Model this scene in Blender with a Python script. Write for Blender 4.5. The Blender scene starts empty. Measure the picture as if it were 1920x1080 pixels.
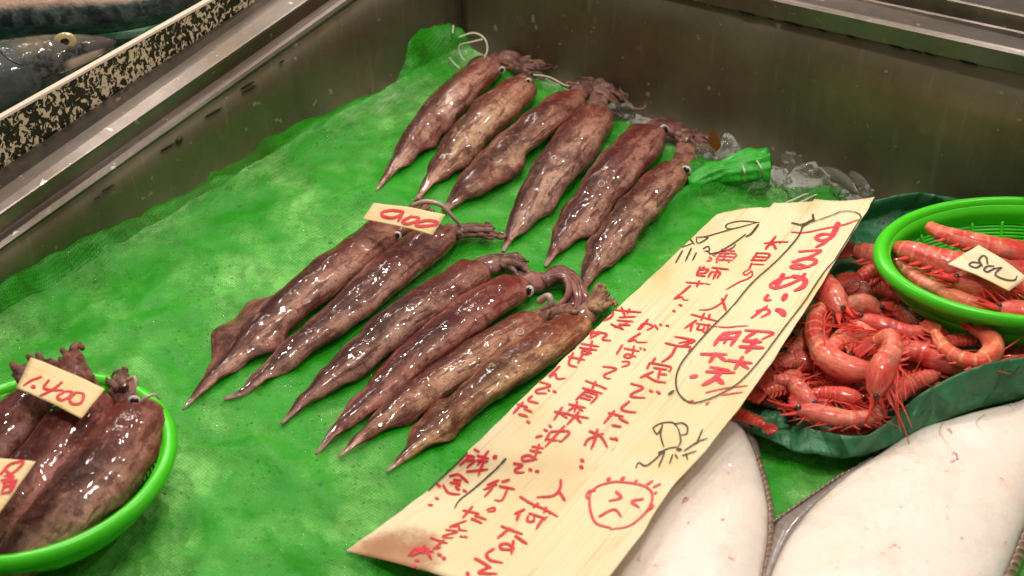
import bpy, bmesh, math, random
from mathutils import Vector, noise, Matrix
from mathutils.bvhtree import BVHTree
R_ = math.radians
random.seed(7)
sc = bpy.context.scene
col = sc.collection

# ------------------------------------------------------------------ camera
FPX, PITCH, DIST = 2800.0, R_(40), 1.03
CAM = Vector((0, -DIST*math.cos(PITCH), DIST*math.sin(PITCH)))
FW = Vector((0, math.cos(PITCH), -math.sin(PITCH)))
UPV = Vector((0, math.sin(PITCH), math.cos(PITCH)))
cd = bpy.data.cameras.new('camera'); cam = bpy.data.objects.new('camera', cd); col.objects.link(cam)
cam.location = CAM; cam.rotation_euler = (R_(90)-PITCH, 0, 0)
cd.sensor_width = 36; cd.lens = FPX/1920*36; cd.clip_start = .01; cd.clip_end = 50
cd.dof.use_dof = True; cd.dof.focus_distance = DIST-.02; cd.dof.aperture_fstop = 9.0
sc.camera = cam

# ------------------------------------------------------------------ world, lamps, exposure
w = bpy.data.worlds.new('World'); sc.world = w; w.use_nodes = True
nt = w.node_tree; nt.nodes.clear()
tc = nt.nodes.new('ShaderNodeTexCoord'); sx = nt.nodes.new('ShaderNodeSeparateXYZ')
rp = nt.nodes.new('ShaderNodeValToRGB'); bg = nt.nodes.new('ShaderNodeBackground'); wo = nt.nodes.new('ShaderNodeOutputWorld')
nt.links.new(tc.outputs['Generated'], sx.inputs[0]); nt.links.new(sx.outputs['Z'], rp.inputs[0])
rp.color_ramp.elements[0].position = .05; rp.color_ramp.elements[0].color = (.066, .060, .045, 1)
rp.color_ramp.elements[1].position = .8; rp.color_ramp.elements[1].color = (.30, .265, .22, 1)
nt.links.new(rp.outputs[0], bg.inputs[0]); nt.links.new(bg.outputs[0], wo.inputs[0])
bg.inputs[1].default_value = .8

def area(name, loc, target, sx_, sy_, power, colr=(1, .90, .79)):
    l = bpy.data.lights.new(name, 'AREA'); l.shape = 'RECTANGLE'; l.size = sx_; l.size_y = sy_; l.energy = power; l.color = colr
    o = bpy.data.objects.new(name, l); col.objects.link(o); o.location = loc
    o.rotation_euler = (Vector(target)-Vector(loc)).to_track_quat('-Z', 'Y').to_euler()
    return o
def bulb(name, loc, power, r=.035, colr=(1, .90, .79)):
    l = bpy.data.lights.new(name, 'POINT'); l.shadow_soft_size = r; l.energy = power; l.color = colr
    o = bpy.data.objects.new(name, l); col.objects.link(o); o.location = loc
area('ceiling_lamp', (.15, -.35, 1.55), (0, 0, 0), .3, .15, 8)
area('back_lamp', (-.35, 1.25, 1.25), (0, .1, 0), .7, .03, 3.0)
for lx, ly, lz in ((-.62, .55, 1.0), (-.12, .66, 1.08), (.42, .72, 1.1), (-.38, .05, 1.22), (.22, .12, 1.25), (.78, -.02, 1.15), (-.75, 1.0, 1.1)):
    bulb('bulb_lamp', (lx, ly, lz), 10.0, .016)
sc.view_settings.view_transform = 'Standard'; sc.view_settings.look = 'None'
sc.view_settings.exposure = 0; sc.view_settings.gamma = 1
sc.cycles.use_denoising = True
sc.cycles.max_bounces = 10; sc.cycles.transparent_max_bounces = 12

# ------------------------------------------------------------------ unprojection helpers (where a thing of the photo stands)
def ray(px, py):
    return (FW + Vector((1, 0, 0))*((px-960)/FPX) + UPV*((540-py)/FPX))
def P(px, py, z=0.0):
    d = ray(px, py); return CAM + d*((z-CAM.z)/d.z)
def pxm(p):                                  # metres per photo pixel at a point
    return (p-CAM).dot(FW)/FPX
def onplane(px, py, a, b):
    n = Vector((-(b-a).y, (b-a).x, 0)); d = ray(px, py)
    return CAM + d*((a-CAM).dot(n)/d.dot(n))

# ------------------------------------------------------------------ object helpers
def link(name, verts, faces, mats, parent=None, smooth=True, uvs=None, midx=None, base=None):
    me = bpy.data.meshes.new(name)
    b = Vector(base) if base is not None else (parent.location.copy() if parent else Vector((0, 0, 0)))
    q = parent
    if parent is not None and base is None:
        b = Vector((0, 0, 0)); q = parent
        while q: b = b + q.location; q = q.parent
    me.from_pydata([Vector(v)-b for v in verts], [], faces)
    if not isinstance(mats, (list, tuple)): mats = [mats]
    for m in mats: me.materials.append(m)
    if midx: me.polygons.foreach_set('material_index', midx)
    if uvs:
        lay = me.uv_layers.new(name='UVMap')
        k = 0
        for fu in uvs:
            for u in fu:
                lay.data[k].uv = u; k += 1
    if smooth: me.polygons.foreach_set('use_smooth', [True]*len(me.polygons))
    me.update()
    o = bpy.data.objects.new(name, me); col.objects.link(o)
    if parent: o.parent = parent
    else: o.location = b
    return o
def root(name, loc, label, cat, group=None, kind=None):
    o = bpy.data.objects.new(name, None); col.objects.link(o); o.location = loc; o.empty_display_size = .01
    tag(o, label, cat, group, kind); return o
def tag(o, label=None, cat=None, group=None, kind=None):
    if label: o['label'] = label
    if cat: o['category'] = cat
    if group: o['group'] = group
    if kind: o['kind'] = kind
    return o
class M:                                     # mesh collector
    def __init__(s): s.v = []; s.f = []; s.u = []; s.m = []
    def add(s, v, f, u=None, mi=0):
        k = len(s.v); s.v += v
        for i, q in enumerate(f):
            s.f.append([a+k for a in q]); s.u.append(u[i] if u else [(0, 0)]*len(q)); s.m.append(mi)
    def build(s, name, mats, parent=None, smooth=True, base=None):
        return link(name, s.v, s.f, mats, parent, smooth, s.u, s.m, base)
def crom(pts, n):
    """Catmull-Rom through tuples of any length, n samples"""
    pts = [tuple(p) for p in pts]
    e = [tuple(2*a-b for a, b in zip(pts[0], pts[1]))]+pts+[tuple(2*a-b for a, b in zip(pts[-1], pts[-2]))]
    L = [0]
    for a, b in zip(pts, pts[1:]): L.append(L[-1]+max(1e-9, math.dist(a[:2], b[:2]) if len(a) != 3 or True else 0))
    out = []
    for i in range(n):
        d = L[-1]*i/(n-1); k = 0
        while k < len(pts)-2 and d > L[k+1]: k += 1
        t = (d-L[k])/(L[k+1]-L[k]); t = min(1, max(0, t))
        p0, p1, p2, p3 = e[k], e[k+1], e[k+2], e[k+3]
        out.append(tuple(.5*(2*b+(c-a)*t+(2*a-5*b+4*c-d_)*t*t+(3*b-a-3*c+d_)*t**3) for a, b, c, d_ in zip(p0, p1, p2, p3)))
    return out
def crom3(pts, n):
    L = [0]
    for a, b in zip(pts, pts[1:]): L.append(L[-1]+(Vector(b)-Vector(a)).length+1e-9)
    e = [Vector(pts[0])*2-Vector(pts[1])]+[Vector(p) for p in pts]+[Vector(pts[-1])*2-Vector(pts[-2])]
    out = []
    for i in range(n):
        d = L[-1]*i/(n-1); k = 0
        while k < len(pts)-2 and d > L[k+1]: k += 1
        t = min(1, max(0, (d-L[k])/(L[k+1]-L[k])))
        a, b, c, f = e[k:k+4]
        out.append(.5*(2*b+(c-a)*t+(2*a-5*b+4*c-f)*t*t+(3*b-a-3*c+f)*t**3))
    return out
def frames(path, up=Vector((0, 0, 1))):
    T = []
    n = len(path)
    for i in range(n):
        t = path[min(n-1, i+1)]-path[max(0, i-1)]
        if t.length < 1e-9: t = T[-1].copy() if T else Vector((1, 0, 0))
        T.append(t.normalized())
    out = []
    ls = None
    for t in T:
        s = t.cross(up)
        if s.length < .15 and ls is not None: s = ls - t*ls.dot(t)
        s.normalize(); ls = s
        out.append((t, s, s.cross(t)))
    return out
def sweep(mm, path, W, H, n=20, mi=0, shape=None, up=Vector((0, 0, 1)), wob=0, seed=0, v0=0, v1=1, closed=False):
    fr = frames(path, up); m = len(path); V = []
    for i, (p, (t, s, u)) in enumerate(zip(path, fr)):
        for j in range(n):
            a = 2*math.pi*j/n; c, q = math.cos(a), math.sin(a)
            x, z = W[i]*c, H[i]*q
            if shape: x, z = shape(i, a, x, z)
            v = p+s*x+u*z
            if wob:
                k = noise.noise(v*55+Vector((seed, 0, 0)))*wob+noise.noise(v*160+Vector((seed, 0, 0)))*wob*.35
                v = v+(s*c+u*q)*k*min(1, W[i]/.008)
            V.append(v)
    F, U = [], []
    rows = m if closed else m-1
    for i in range(rows):
        i2 = (i+1) % m
        for j in range(n):
            k = (j+1) % n
            F.append([i*n+j, i*n+k, i2*n+k, i2*n+j])
            a, b = v0+(v1-v0)*i/(m-1), v0+(v1-v0)*(i+1)/(m-1)
            U.append([(j/n, a), ((j+1)/n, a), ((j+1)/n, b), (j/n, b)])
    if not closed:
        F.append(list(range(n))[::-1]); U.append([(.25, v0)]*n)
        F.append([(m-1)*n+j for j in range(n)]); U.append([(.25, v1)]*n)
    mm.add(V, F, U, mi)
    return V
def tube(mm, pts, r0, r1=None, n=6, k=12, mi=0, flat=1.0):
    r1 = r0 if r1 is None else r1
    path = crom3(pts, k) if len(pts) > 2 else [Vector(pts[0]).lerp(Vector(pts[1]), i/(k-1)) for i in range(k)]
    W = [r0+(r1-r0)*i/(k-1) for i in range(k)]
    sweep(mm, path, W, [x*flat for x in W], n, mi)
def ico(mm, c, r, sub=2, sq=(1, 1, 1), rot=None, mi=0, jit=0, seed=0):
    b = bmesh.new(); bmesh.ops.create_icosphere(b, subdivisions=sub, radius=1)
    V = []
    for v in b.verts:
        p = v.co.copy()
        if jit:
            # facetted lump: cut by a few random planes
            rng = random.Random(seed)
            for _ in range(9):
                d = Vector((rng.gauss(0, 1), rng.gauss(0, 1), rng.gauss(0, 1))).normalized(); lim = rng.uniform(.45, .85)
                e = p.dot(d)
                if e > lim: p = p-d*(e-lim)
            p = p*(1+jit*noise.noise(p*2.2+Vector((seed*3.1, 0, 0))))
        p = Vector((p.x*sq[0], p.y*sq[1], p.z*sq[2]))*r
        if rot: p = rot @ p
        V.append(Vector(c)+p)
    F = [[v.index for v in f.verts] for f in b.faces]
    b.free(); mm.add(V, F, None, mi)
def bvh_of(o):
    me = o.data; b = Vector((0, 0, 0)); q = o
    while q: b = b+q.location; q = q.parent
    return BVHTree.FromPolygons([v.co+b for v in me.vertices], [list(p.vertices) for p in me.polygons])
def hit(bvh, px, py):
    d = ray(px, py).normalized(); r = bvh.ray_cast(CAM, d)
    return (r[0], r[1]) if r[0] is not None else (None, None)

# ------------------------------------------------------------------ material helpers
class Mat:
    def __init__(s, name):
        s.m = bpy.data.materials.new(name); s.m.use_nodes = True; s.t = s.m.node_tree; s.t.nodes.clear()
        s.out = s.n('OutputMaterial'); s.b = s.n('BsdfPrincipled'); s.l(s.b.outputs[0], s.out.inputs[0])
    def n(s, k, **kw):
        o = s.t.nodes.new('ShaderNode'+k)
        for a, b in kw.items(): setattr(o, a, b)
        return o
    def l(s, a, b): s.t.links.new(a, b)
    def set(s, **kw):
        for k, v in kw.items():
            i = s.b.inputs[k.replace('_', ' ')]
            if hasattr(v, 'is_linked') or hasattr(v, 'links'): s.l(v, i)
            else: i.default_value = (*v, 1) if isinstance(v, tuple) and len(v) == 3 and i.type == 'RGBA' else v
        return s
    def coord(s, which='Object', scale=(1, 1, 1), rot=(0, 0, 0)):
        c = s.n('TexCoord'); mp = s.n('Mapping'); s.l(c.outputs[which], mp.inputs[0])
        mp.inputs['Scale'].default_value = scale; mp.inputs['Rotation'].default_value = rot
        return mp.outputs[0]
    def noise(s, co, scale, detail=4, rough=.55, dist=0):
        o = s.n('TexNoise'); s.l(co, o.inputs['Vector']); o.inputs['Scale'].default_value = scale
        o.inputs['Detail'].default_value = detail; o.inputs['Roughness'].default_value = rough; o.inputs['Distortion'].default_value = dist
        return o.outputs['Fac']
    def voro(s, co, scale, feature='F1'):
        o = s.n('TexVoronoi'); o.feature = feature; s.l(co, o.inputs['Vector']); o.inputs['Scale'].default_value = scale
        return o.outputs['Distance']
    def ramp(s, f, stops, interp='LINEAR'):
        o = s.n('ValToRGB'); s.l(f, o.inputs[0]); cr = o.color_ramp; cr.interpolation = interp
        while len(cr.elements) < len(stops): cr.elements.new(.5)
        for e, (p, c) in zip(cr.elements, stops):
            e.position = p; e.color = (*c, 1) if isinstance(c, tuple) else (c, c, c, 1)
        return o.outputs[0]
    def mix(s, f, a, b, blend='MIX'):
        o = s.n('Mix'); o.data_type = 'RGBA'; o.blend_type = blend
        for v, i in ((f, o.inputs[0]), (a, o.inputs[6]), (b, o.inputs[7])):
            if hasattr(v, 'is_linked'): s.l(v, i)
            else: i.default_value = v if not isinstance(v, tuple) else (*v, 1)
        return o.outputs[2]
    def math(s, op, a, b=0.0, c=0.0):
        o = s.n('Math'); o.operation = op
        for v, i in zip((a, b, c), o.inputs):
            if hasattr(v, 'is_linked'): s.l(v, i)
            else: i.default_value = v
        return o.outputs[0]
    def bump(s, h, strength=.3, dist=.001, base=None):
        o = s.n('Bump'); s.l(h, o.inputs['Height']); o.inputs['Strength'].default_value = strength; o.inputs['Distance'].default_value = dist
        if base: s.l(base, o.inputs['Normal'])
        return o.outputs[0]

def plain(name, c, rough=.5, metal=0, **kw):
    m = Mat(name); m.set(Base_Color=c, Roughness=rough, Metallic=metal, **kw); return m.m

# steel
def steel(name, c=(.50, .47, .43), rough=.32, along=(1, 1, 1), dirt=.5):
    m = Mat(name); co = m.coord('Object', along); co2 = m.coord('Object')
    st = m.noise(co, 60, 5, .6); bl = m.noise(co2, 9, 5, .6); sp = m.noise(co2, 70, 3, .5)
    c1 = m.mix(m.ramp(bl, [(.35, 0.0), (.7, 1.0)]), c, tuple(x*.62*y for x, y in zip(c, (1, .9, .75))))
    c2 = m.mix(m.ramp(sp, [(.68, 0.0), (.74, dirt)]), c1, (.42, .38, .30))
    c2 = m.mix(m.ramp(m.noise(co, 22, 4, .65), [(.5, 0.0), (.66, .5)]), c2, tuple(x*.55 for x in c)); c2 = m.mix(m.ramp(m.noise(co, 150, 3, .6), [(.60, 0.0), (.72, .25)]), c2, tuple(min(.8, x*1.5) for x in c)); c2 = m.mix(m.ramp(m.noise(co2, 120, 2, .5), [(.70, 0.0), (.74, .8)]), c2, (.62, .58, .5))
    m.set(Base_Color=c2, Metallic=1.0, Roughness=m.math('MULTIPLY_ADD', bl, .25, rough-.1), Normal=m.bump(st, .12, .001))
    return m.m
STEEL = steel('brushed_steel', (.27, .24, .225), .38); STEELW = steel('tarnished_steel', (.36, .325, .235), .58, (1, 1, .08), .3)
STEELD = steel('dull_steel', (.33, .30, .26), .4)
GUNK = plain('black_grime', (.02, .017, .012), .8)
RUST = plain('rusty_screw', (.12, .08, .05), .5, .6)

# green net
def net_mat():
    m = Mat('green_net'); co = m.coord('Object'); cr = m.coord('Object', (1, 1, .2), (0, 0, R_(38)))
    big = m.noise(co, 13, 5, .6, .5); mid = m.noise(co, 55, 5, .65, .8); fine = m.noise(co, 330, 4, .6)
    wx = m.n('TexWave'); wx.wave_type = 'BANDS'; wx.bands_direction = 'X'; m.l(cr, wx.inputs['Vector'])
    wx.inputs['Scale'].default_value = 155; wx.inputs['Distortion'].default_value = 3.0; wx.inputs['Detail'].default_value = 1; wx.inputs['Detail Scale'].default_value = .3
    wy = m.n('TexWave'); wy.wave_type = 'BANDS'; wy.bands_direction = 'Y'; m.l(cr, wy.inputs['Vector'])
    wy.inputs['Scale'].default_value = 155; wy.inputs['Distortion'].default_value = 3.0; wy.inputs['Detail'].default_value = 1; wy.inputs['Detail Scale'].default_value = .3
    weave = m.math('MAXIMUM', wx.outputs['Fac'], wy.outputs['Fac'])
    wet = m.math('ADD', m.math('MULTIPLY', big, .6), m.math('MULTIPLY', mid, .4))
    holes = m.ramp(weave, [(.3, .55), (.75, 0.0)])
    tr = m.math('MULTIPLY_ADD', holes, .45, m.ramp(wet, [(.37, .02), (.47, .20), (.56, .58), (.66, .80)]))
    base = m.mix(m.ramp(mid, [(.3, 0.0), (.7, 1.0)]), (.014, .37, .006), (.034, .54, .014))
    m.set(Base_Color=base, Roughness=.4, Specular_IOR_Level=.4, Coat_Weight=m.ramp(fine, [(.5, 0.0), (.6, 1.0)]), Coat_Roughness=.08)
    h = m.math('ADD', m.math('MULTIPLY', fine, .5), m.math('MULTIPLY', mid, .8))
    nb = m.bump(h, .55, .0018); m.set(Normal=nb); m.l(m.bump(m.math('ADD', fine, m.noise(co, 140, 4, .65)), .9, .0016), m.b.inputs['Coat Normal'])
    tl = m.n('BsdfTranslucent'); tl.inputs[0].default_value = (.015, .42, .01, 1)
    ms = m.n('MixShader'); ms.inputs[0].default_value = .3; m.l(m.b.outputs[0], ms.inputs[1]); m.l(tl.outputs[0], ms.inputs[2])
    tp = m.n('BsdfTransparent'); tp.inputs[0].default_value = (.68, 1, .56, 1)
    m2 = m.n('MixShader'); m.l(tr, m2.inputs[0]); m.l(ms.outputs[0], m2.inputs[1]); m.l(tp.outputs[0], m2.inputs[2])
    m.l(m2.outputs[0], m.out.inputs[0]); return m.m
NET = net_mat()
def netd_mat():
    m = Mat('folded_green_net'); co = m.coord('Object'); f = m.noise(co, 90, 5, .7); g = m.noise(co, 600, 3, .6)
    m.set(Base_Color=m.mix(m.ramp(m.math('MULTIPLY_ADD', g, .4, m.math('MULTIPLY', f, .6)), [(.38, 0.0), (.62, 1.0)]), (.012, .30, .010), (.05, .55, .04)), Roughness=.45, Normal=m.bump(m.math('ADD', f, g), .6, .0012), Coat_Weight=.15, Coat_Roughness=.15); return m.m
NETD = netd_mat()
def ice_mat():
    m = Mat('crushed_ice'); co = m.coord('Object'); v = m.voro(co, 85); n = m.noise(co, 40, 6, .7)
    m.set(Base_Color=m.mix(m.ramp(n, [(.36, 0.0), (.6, 1.0)]), (.42, .43, .41), (.88, .89, .87)), Roughness=.12, Specular_IOR_Level=.6,
          Subsurface_Weight=.0, Normal=m.bump(m.math('ADD', v, n), .9, .006)); return m.m
ICE = ice_mat()
def chunk_mat():
    m = Mat('clear_ice'); co = m.coord('Object'); n = m.noise(co, 90, 5, .7); n2 = m.noise(co, 60, 5, .6)
    m.set(Base_Color=(.95, .96, .96), Roughness=m.ramp(n2, [(.5, .03), (.68, .3)]), Transmission_Weight=.97, IOR=1.31, Normal=m.bump(n, .7, .003)); return m.m
CHUNK = chunk_mat()
CORD = plain('pale_cord', (.62, .60, .45), .6)
FILM = Mat('clear_film').set(Base_Color=(.9, .9, .88), Roughness=.08, Transmission_Weight=.9, IOR=1.15).m
LEAF = plain('orange_leaf', (.30, .10, .02), .5)

# squid skin
def squid_mat(name, arms=False):
    m = Mat(name); uvn = m.n('UVMap'); oi = m.n('ObjectInfo'); co = m.coord('Object')
    ad = m.n('VectorMath'); ad.operation = 'ADD'; m.l(co, ad.inputs[0])
    cx = m.n('CombineXYZ'); m.l(m.math('MULTIPLY', oi.outputs['Random'], 17.0), cx.inputs[0]); m.l(cx.outputs[0], ad.inputs[1]); co = ad.outputs[0]
    sp = m.n('SeparateXYZ'); m.l(uvn.outputs[0], sp.inputs[0]); u, v = sp.outputs[0], sp.outputs[1]
    n1 = m.noise(co, 30, 6, .65, .6); n2 = m.noise(co, 95, 5, .65, .4); n3 = m.noise(co, 1500, 2, .5); n4 = m.noise(co, 17, 3, .5)
    pale = (.37, .20, .155); tan = (.125, .043, .038); red = (.16, .025, .026); dark = (.030, .012, .013)
    c = m.mix(m.ramp(n1, [(.36, 0.0), (.58, 1.0)]), tan, pale)
    c = m.mix(m.ramp(n4, [(.48, 0.0), (.62, .85)]), c, red)
    tp = m.math('MULTIPLY', u, 2*math.pi); cv = m.n('CombineXYZ'); m.l(m.math('MULTIPLY_ADD', m.math('COSINE', tp), 1.25, m.math('MULTIPLY', oi.outputs['Random'], 31.0)), cv.inputs[0])
    m.l(m.math('MULTIPLY', m.math('SINE', tp), 1.25), cv.inputs[1]); m.l(m.math('MULTIPLY', v, 5.0), cv.inputs[2]); n5 = m.noise(cv.outputs[0], 2.0, 4, .6, .8)
    st = m.math('ABSOLUTE', m.math('SUBTRACT', m.math('MULTIPLY_ADD', n1, .30, u), m.math('MULTIPLY_ADD', oi.outputs['Random'], .16, .40)))
    c = m.mix(m.math('MULTIPLY', m.ramp(u, [(.03, 0.0), (.09, 1.0), (.22, 1.0), (.3, 0.0)]), m.ramp(n1, [(.36, .15), (.52, .9)])), c, (.56, .37, .28))
    stf = m.math('MULTIPLY', m.ramp(st, [(.035, 1.0), (.15, 0.0)]), m.ramp(n2, [(.30, .6), (.5, 1.0)]))
    c = m.mix(stf, c, dark)
    c = m.mix(m.ramp(n5, [(.50, 0.0), (.62, .85)]), c, (.085, .028, .022)); c = m.mix(m.ramp(n5, [(.30, .8), (.42, 0.0)]), c, (.45, .28, .215))
    c = m.mix(m.math('MULTIPLY', m.ramp(v, [(.5, 0.0), (.78, 1.0)]), m.ramp(n1, [(.4, .15), (.6, .75)])), c, (.26, .035, .022))
    c = m.mix(m.ramp(n2, [(.52, 0.0), (.68, .75)]), c, (.10, .032, .028))
    c = m.mix(m.ramp(m.noise(co, 240, 5, .75), [(.5, 0.0), (.66, .7)]), c, (.10, .036, .034)); c = m.mix(m.ramp(m.noise(co, 300, 4, .75), [(.56, 0.0), (.70, .55)]), c, (.40, .25, .19)); c = m.mix(m.ramp(n3, [(.55, 0.0), (.66, .55)]), c, (.09, .025, .02))      # chromatophore speckle
    c = m.mix(m.ramp(v, [(.0, 1.0), (.012, .8), (.05, 0.0)]), c, (.42, .34, .28))
    if arms: c = m.mix(m.ramp(n2, [(.42, 0.0), (.60, .85)]), m.mix(.55, c, (.36, .23, .195)), (.085, .035, .034))
    c = m.mix(.85, c, oi.outputs['Color'], 'MULTIPLY')
    h = m.math('ADD', m.math('MULTIPLY', n2, .8), m.math('MULTIPLY', m.noise(co, 260, 4, .6), .35))
    wetb = m.bump(m.noise(co, 110, 2, .5), .8, .0008, m.bump(m.noise(co, 300, 2, .5), .8, .00022))
    m.set(Base_Color=c, Roughness=.45, Specular_IOR_Level=.12, Subsurface_Weight=.12, Subsurface_Scale=.004, Normal=m.bump(h, .5, .0012),
          Coat_Weight=m.ramp(m.noise(co, 115, 4, .65), [(.44, .10), (.56, 1.0)]), Coat_Roughness=m.ramp(m.noise(co, 60, 3, .6), [(.4, .02), (.65, .045)]), Coat_IOR=1.6)
    m.b.inputs['Subsurface Radius'].default_value = (1, .35, .25)
    m.l(wetb, m.b.inputs['Coat Normal'])
    return m.m
SQ = squid_mat('squid_skin'); SQA = squid_mat('squid_arms', True)
EYEW = plain('eye_white', (.55, .51, .46), .25, 0, Coat_Weight=1.0, Coat_Roughness=.05)
EYEB = plain('eye_black', (.008, .008, .01), .06, 0, Coat_Weight=1.0)

# paper / thin wood
SIGN_BASE = P(1150, 720)
def paper_mat(name, base=(.86, .685, .42), light=(.91, .775, .54), stain=False, g=(2.2, 30, 1)):
    m = Mat(name); uv = m.n('UVMap'); mp = m.n('Mapping'); m.l(uv.outputs[0], mp.inputs[0]); mp.inputs['Scale'].default_value = g
    gr = m.noise(mp.outputs[0], 1.6, 6, .6, .3); co = m.coord('Object'); bl = m.noise(co, 13, 5, .6); fi = m.noise(co, 500, 3, .6)
    c = m.mix(m.ramp(m.math('MULTIPLY_ADD', gr, .55, m.math('MULTIPLY', m.noise(co, 22, 5, .65), .45)), [(.34, 0.0), (.66, 1.0)]), base, light)
    mpf = m.n('Mapping'); m.l(uv.outputs[0], mpf.inputs[0]); mpf.inputs['Scale'].default_value = (1.1, 75, 1); fl_ = m.noise(mpf.outputs[0], 1.4, 4, .6, .2)
    c = m.mix(m.ramp(fl_, [(.60, 0.0), (.70, .42)]), c, tuple(x*y for x, y in zip(base, (.86, .74, .5))))
    mpc = m.n('Mapping'); m.l(uv.outputs[0], mpc.inputs[0]); mpc.inputs['Scale'].default_value = (.7, 9, 1); cr_ = m.noise(mpc.outputs[0], 1.2, 3, .6, .4); crl = m.ramp(m.math('ABSOLUTE', m.math('SUBTRACT', cr_, .5)), [(.0, .55), (.012, 0.0)])
    c = m.mix(crl, c, tuple(x*y for x, y in zip(base, (.72, .6, .42))))
    c = m.mix(m.ramp(bl, [(.50, 0.0), (.68, .8)]), c, tuple(x*y for x, y in zip(base, (.95, .88, .68))))
    if stain:
        def blot(px, py, r, colr, amt, ns=40):
            nonlocal c
            p = P(px, py, .02)-SIGN_BASE; cc = m.n('TexCoord'); vm = m.n('VectorMath'); vm.operation = 'DISTANCE'; m.l(cc.outputs['Object'], vm.inputs[0])
            vm.inputs[1].default_value = p
            q = m.math('ADD', vm.outputs['Value'], m.math('MULTIPLY_ADD', m.noise(co, ns, 4, .7), .9*r, -.45*r))
            c = m.mix(m.ramp(m.math('DIVIDE', q, r), [(.55, amt), (1.0, 0.0)]), c, colr)
        blot(725, 1025, .034, (.36, .16, .09), .85, 110); blot(690, 1008, .022, (.42, .20, .10), .7, 130); blot(780, 1010, .016, (.42, .17, .10), .6, 150); blot(745, 1065, .026, (.55, .30, .16), .6)
        blot(1230, 535, .025, (.62, .48, .22), .8); blot(1345, 535, .014, (.60, .40, .10), .75, 90); blot(1520, 430, .026, (.60, .42, .17), .6); blot(1505, 400, .02, (.45, .30, .12), .6)
        blot(1365, 405, .02, (.6, .42, .18), .55); blot(1087, 935, .007, (.5, .28, .06), .9, 200); blot(1100, 735, .006, (.55, .36, .1), .8, 200); blot(990, 1065, .006, (.4, .28, .1), .8, 200)
        blot(1120, 660, .012, (.62, .45, .2), .5); blot(1290, 450, .03, (.74, .58, .32), .7); blot(1420, 560, .03, (.78, .58, .27), .5); blot(1010, 900, .035, (.80, .62, .33), .6); blot(1180, 800, .028, (.78, .62, .36), .55); blot(905, 1000, .03, (.80, .64, .36), .5)
    m.set(Base_Color=c, Roughness=.62, Specular_IOR_Level=.3, Normal=m.bump(m.math('ADD', gr, m.math('MULTIPLY', fi, .3)), .25, .0006)); return m.m
SIGN = paper_mat('thin_wood_paper', stain=True); TAGP = paper_mat('price_tag_paper', (.84, .62, .33), (.90, .72, .44)); TAGW = paper_mat('pale_tag_paper', (.88, .72, .47), (.92, .80, .58))
def ink(name, c, a):
    m = Mat(name); co = m.coord('Object'); n = m.noise(co, 160, 5, .7); m.set(Base_Color=m.mix(m.ramp(n, [(.35, 0.0), (.75, 1.0)]), c, a), Roughness=.55); return m.m
INKR = ink('red_ink', (.60, .010, .03), (.74, .04, .055)); INKP = ink('pinkish_red_ink', (.68, .025, .07), (.80, .11, .13)); INKK = ink('black_ink', (.035, .028, .015), (.12, .09, .045))

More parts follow.
